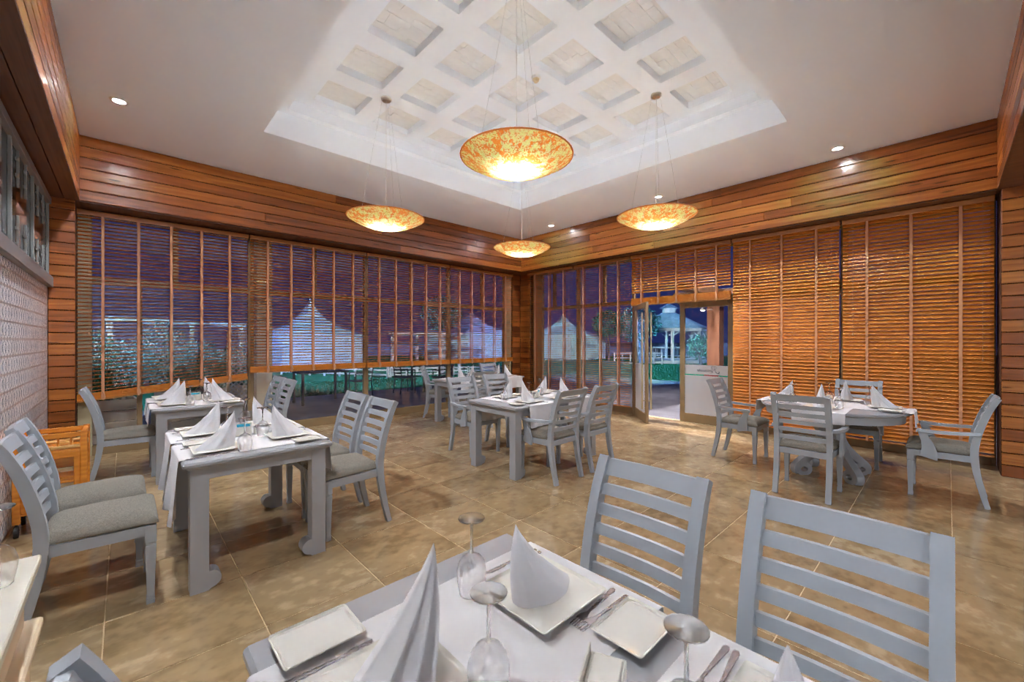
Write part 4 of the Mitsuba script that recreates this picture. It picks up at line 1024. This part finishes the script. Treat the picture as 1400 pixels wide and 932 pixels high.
# plants
for i, (px, dep, rad, h, n, lf, lb) in enumerate([(118, 10.3, .62, 1.75, 1700, 'green', 'bright green shrub at the far left behind the askew blind'), (170, 11.5, .66, 1.5, 1800, 'teal', 'bluish shrub left of the white posts behind the askew blind'), (222, 12.6, .72, 2.0, 2000, 'pale', 'tall pale shrub in the middle of the leftmost window'),
        (272, 12.9, .66, 1.5, 1700, 'teal', 'bluish shrub behind the rear left table'), (316, 13.6, .62, 1.3, 1400, 'pale', 'pale shrub left of the lattice screen')]):
    x, y = pd(px, dep); shrub(x, y, rad, h, n, lf, lb, 30 + i)
x, y = pd(604, 25); tree(x, y, 2.6, 1.3, 1500, 'teal', 'tree behind the pergola, seen between the last two blinds', 50)
x, y = pd(872, 27); tree(x, y, 1.9, 1.5, 1500, 'teal', 'tree left of the gazebo behind the open door', 51)
x, y = pd(958, 17); tree(x, y, 1.0, .62, 700, 'teal', 'young slender tree behind the closed door leaf', 52, .07)
x, y = pd(832, 31); tree(x, y, 2.2, 1.3, 1300, 'green', 'dark tree behind the second window right of the corner', 53)
# porch planters, column, trellis
def planter(x, y, deg, L, W, H, label, leaf, seed):
    k = thing('planter_box', label, 'planter', 'boarded planters on the porch'); tw = at(x, y, 0, deg)
    n = 4; hh = H / n
    for i in range(n):
        put(k, 'board', P(cbox(-L / 2, L / 2, -W / 2, -W / 2 + .025, i * hh + .004, (i + 1) * hh - .004, .003), PLANTER), tw); put(k, 'board', P(cbox(-L / 2, L / 2, W / 2 - .025, W / 2, i * hh + .004, (i + 1) * hh - .004, .003), PLANTER), tw)
        put(k, 'end_board', P(cbox(-L / 2, -L / 2 + .025, -W / 2 + .026, W / 2 - .026, i * hh + .004, (i + 1) * hh - .004, .003), PLANTER), tw); put(k, 'end_board', P(cbox(L / 2 - .025, L / 2, -W / 2 + .026, W / 2 - .026, i * hh + .004, (i + 1) * hh - .004, .003), PLANTER), tw)
    put(k, 'soil', P(box(-L / 2 + .03, L / 2 - .03, -W / 2 + .03, W / 2 - .03, .02, H - .06), BARK), tw)
    s = thing('planter_shrub', 'leafy shrub growing in the ' + label, 'shrub', 'shrubs in the porch planters')
    m = leaves((0, 0, H + .18), (L * .46, W * .5, .32), int(1200 * L), .045, seed); put(s, 'foliage', P(m, LEAF[leaf]), tw)
    put(s, 'stem', P(cat([tube([(q, 0, H - .07), (q + .06, .03, H + .25)], [.012, .006], 5) for q in np.linspace(-L * .4, L * .4, 7)]), BARK), tw)
planter(-.45, 8.25, 6, 1.15, .42, .62, 'boarded planter behind the side chair at far left', 'green', 61)
planter(1.02, 8.95, 28, 1.3, .42, .62, 'boarded planter behind the rear left table', 'teal', 62)
k = thing('porch_column', 'beige porch column just outside the second window', 'column'); put(k, 'shaft', P(cbox(1.56, 1.79, 7.72, 7.95, 0, 3.3, .006), COLUMN)); put(k, 'plinth', P(cbox(1.53, 1.82, 7.69, 7.98, -.01, .16, .006), COLUMN))
k = thing('lattice_screen', 'white diagonal lattice screen beside the beige porch column', 'lattice')
for x in (1.20, 1.49): put(k, 'upright', P(cbox(x - .02, x + .02, 7.86, 7.90, 0, 1.62, .004), COLUMN))
z = .02
while z < 1.55:
    for s in (1, -1):
        put(k, 'lath', P(tube([(1.22, 7.872 + .005 * s, z + (0 if s > 0 else .25)), (1.47, 7.872 + .005 * s, z + (.25 if s > 0 else 0))], .008, 4), OUTWHITE))
    z += .075
k = thing('porch_pillar', 'brown timber pillar lit by a lamp behind the closed door leaf', 'pillar'); x, y = pd(978, 9.0)
put(k, 'shaft', P(cbox(x - .13, x + .13, y - .13, y + .13, -.01, 2.35, .008), PILLAR))
LX, LY = pd(961, 8.72)
k = thing('spot_lamp', 'small lit wall lamp at the top of the brown timber pillar', 'lamp')
put(k, 'housing', P(cbox(LX - .05, LX + .05, LY - .04, LY + .04, 2.10, 2.15, .006), WHITE)); put(k, 'lens', {**P(cbox(LX - .04, LX + .04, LY - .03, LY + .03, 2.088, 2.0995, .003), WHITE), 'emitter': {'type': 'area', 'radiance': rgb([60., 38., 20.])}}); put(k, 'arm', P(tube([(LX, LY, 2.13), (x, y - .0, 2.13)], .012, 6), WHITE))
k = thing('porch_beam', 'timber porch beam above the brown pillar', 'beam'); put(k, 'beam', P(cbox(x - .12, x + .12, 1.2, 4.4, 2.34, 2.56, .01), PILLAR)); put(k, 'fascia', P(cbox(x + .121, x + .16, 1.2, 4.4, 2.30, 2.60, .006), OUTWHITE))
for yy, nm in ((2.75, 'right'), (3.9, 'left')):
    kk = thing('porch_lamp', f'flat lamp on the outer wall above the glass door, {nm} of its middle', 'lamp', 'lamps on the outer wall above the glass door')
    put(kk, 'body', P(cbox(7.46, 7.76, yy - .16, yy + .16, 3.60, 3.655, .006), WHITE)); put(kk, 'lens', {**P(cbox(7.50, 7.74, yy - .14, yy + .14, 3.590, 3.5995, .003), WHITE), 'emitter': {'type': 'area', 'radiance': rgb([4.0, 3.8, 4.0])}})
    scene[kk + '__beam_source'] = {'type': 'spot', 'to_world': T().look_at(origin=[7.62, yy, 3.58], target=[8.1, yy, 0], up=[0, 1, 0]), 'intensity': rgb(PORCH_LAMP_INTENSITY), 'cutoff_angle': 58, 'beam_width': 30}
put('porch_beam', 'cross_beam', P(cbox(7.46, x - .121, 3.25, 3.43, 2.38, 2.54, .01), PILLAR))
# porch furniture
def outdoor_table(x, y, label):
    k = thing('outdoor_table', label, 'table', 'dark tables on the porch'); tw = at(x, y)
    put(k, 'top', P(cbox(-.55, .55, -.4, .4, .71, .74, .004), DARKMETAL), tw)
    for sx in (-1, 1):
        for sy in (-1, 1): put(k, 'leg', P(cbox(sx * .48 - .025, sx * .48 + .025, sy * .34 - .025, sy * .34 + .025, -.01, .71, .003), DARKMETAL), tw)
def outdoor_chair(x, y, deg, label):
    k = thing('outdoor_chair', label, 'chair', 'dark chairs on the porch'); tw = at(x, y, 0, deg)
    put(k, 'seat', P(cbox(-.22, .22, -.22, .22, .42, .45, .004), DARKMETAL), tw)
    for sx, sy in ((.2, .2), (.2, -.2)): put(k, 'leg', P(tube([(sx, sy, 0 - .01), (sx, sy, .64)], .014, 6), DARKMETAL), tw)
    for sy in (.2, -.2):
        put(k, 'leg', P(tube([(-.25, sy, -.01), (-.2, sy, .44), (-.28, sy, .88)], .014, 6), DARKMETAL), tw); put(k, 'arm', P(tube([(-.23, sy, .64), (.2, sy, .64)], .014, 6), DARKMETAL), tw)
    for z in (.55, .66, .77, .87): put(k, 'slat', P(tube([(-.205 - (z - .44) * .18, -.2, z), (-.205 - (z - .44) * .18, .2, z)], .015, 6), DARKMETAL), tw)
outdoor_table(3.4, 10.3, 'dark porch table outside the second window bay')
outdoor_chair(2.45, 10.4, 0, 'dark porch chair left of the table outside the second window bay'); outdoor_chair(4.4, 10.35, 180, 'dark porch chair right of the table outside the second window bay')
outdoor_table(6.7, 10.6, 'dark porch table outside the third window bay')
outdoor_chair(5.75, 10.5, 0, 'dark porch chair outside the third window bay, legs against the lawn'); outdoor_chair(6.5, 9.75, 80, 'dark porch chair nearest the corner outside the long window')
# garden floodlights under the eaves
def flood(x, y, z, tx, ty, tz, cut, label, gain=1.0):
    k = thing('floodlight', label, 'floodlight', 'floodlights under the eaves')
    d = np.array([tx - x, ty - y, tz - z], float); d /= np.linalg.norm(d); yaw = math.degrees(math.atan2(d[1], d[0]))
    put(k, 'housing', P(cbox(-.16, -.02, -.12, .12, -.09, .09, .01), DARKMETAL), at(x, y, z, yaw)); put(k, 'bracket', P(cbox(-.10, -.06, -.02, .02, .08, .22, .004), DARKMETAL), at(x, y, z, yaw))
    scene[k + '__beam_source'] = {'type': 'spot', 'to_world': T().look_at(origin=[x, y, z], target=[tx, ty, tz], up=[0, 0, 1]), 'intensity': rgb([v * gain for v in FLOOD_INTENSITY]), 'cutoff_angle': cut, 'beam_width': cut * .45}
p = pd(520, 28); flood(3.0, 7.75, 3.45, p[0], p[1], 1.6, 30, 'floodlight under the eaves of the long window')
p = pd(845, 33); flood(7.75, 4.6, 3.45, p[0], p[1], 1.6, 30, 'floodlight under the eaves of the door wall', 1.6)
p = pd(200, 13); flood(.4, 7.75, 3.45, p[0], p[1], .9, 34, 'floodlight under the eaves at the left end', .22)
# eaves that carry them
struct('trim_1', 'eaves board above the long window', P(cbox(-.9, 8.4, 7.5, 8.1, 3.66, 3.8, .01), OUTWHITE)); struct('trim_2', 'eaves board above the door wall', P(cbox(7.46, 8.1, -1.9, 7.5, 3.66, 3.8, .01), OUTWHITE))
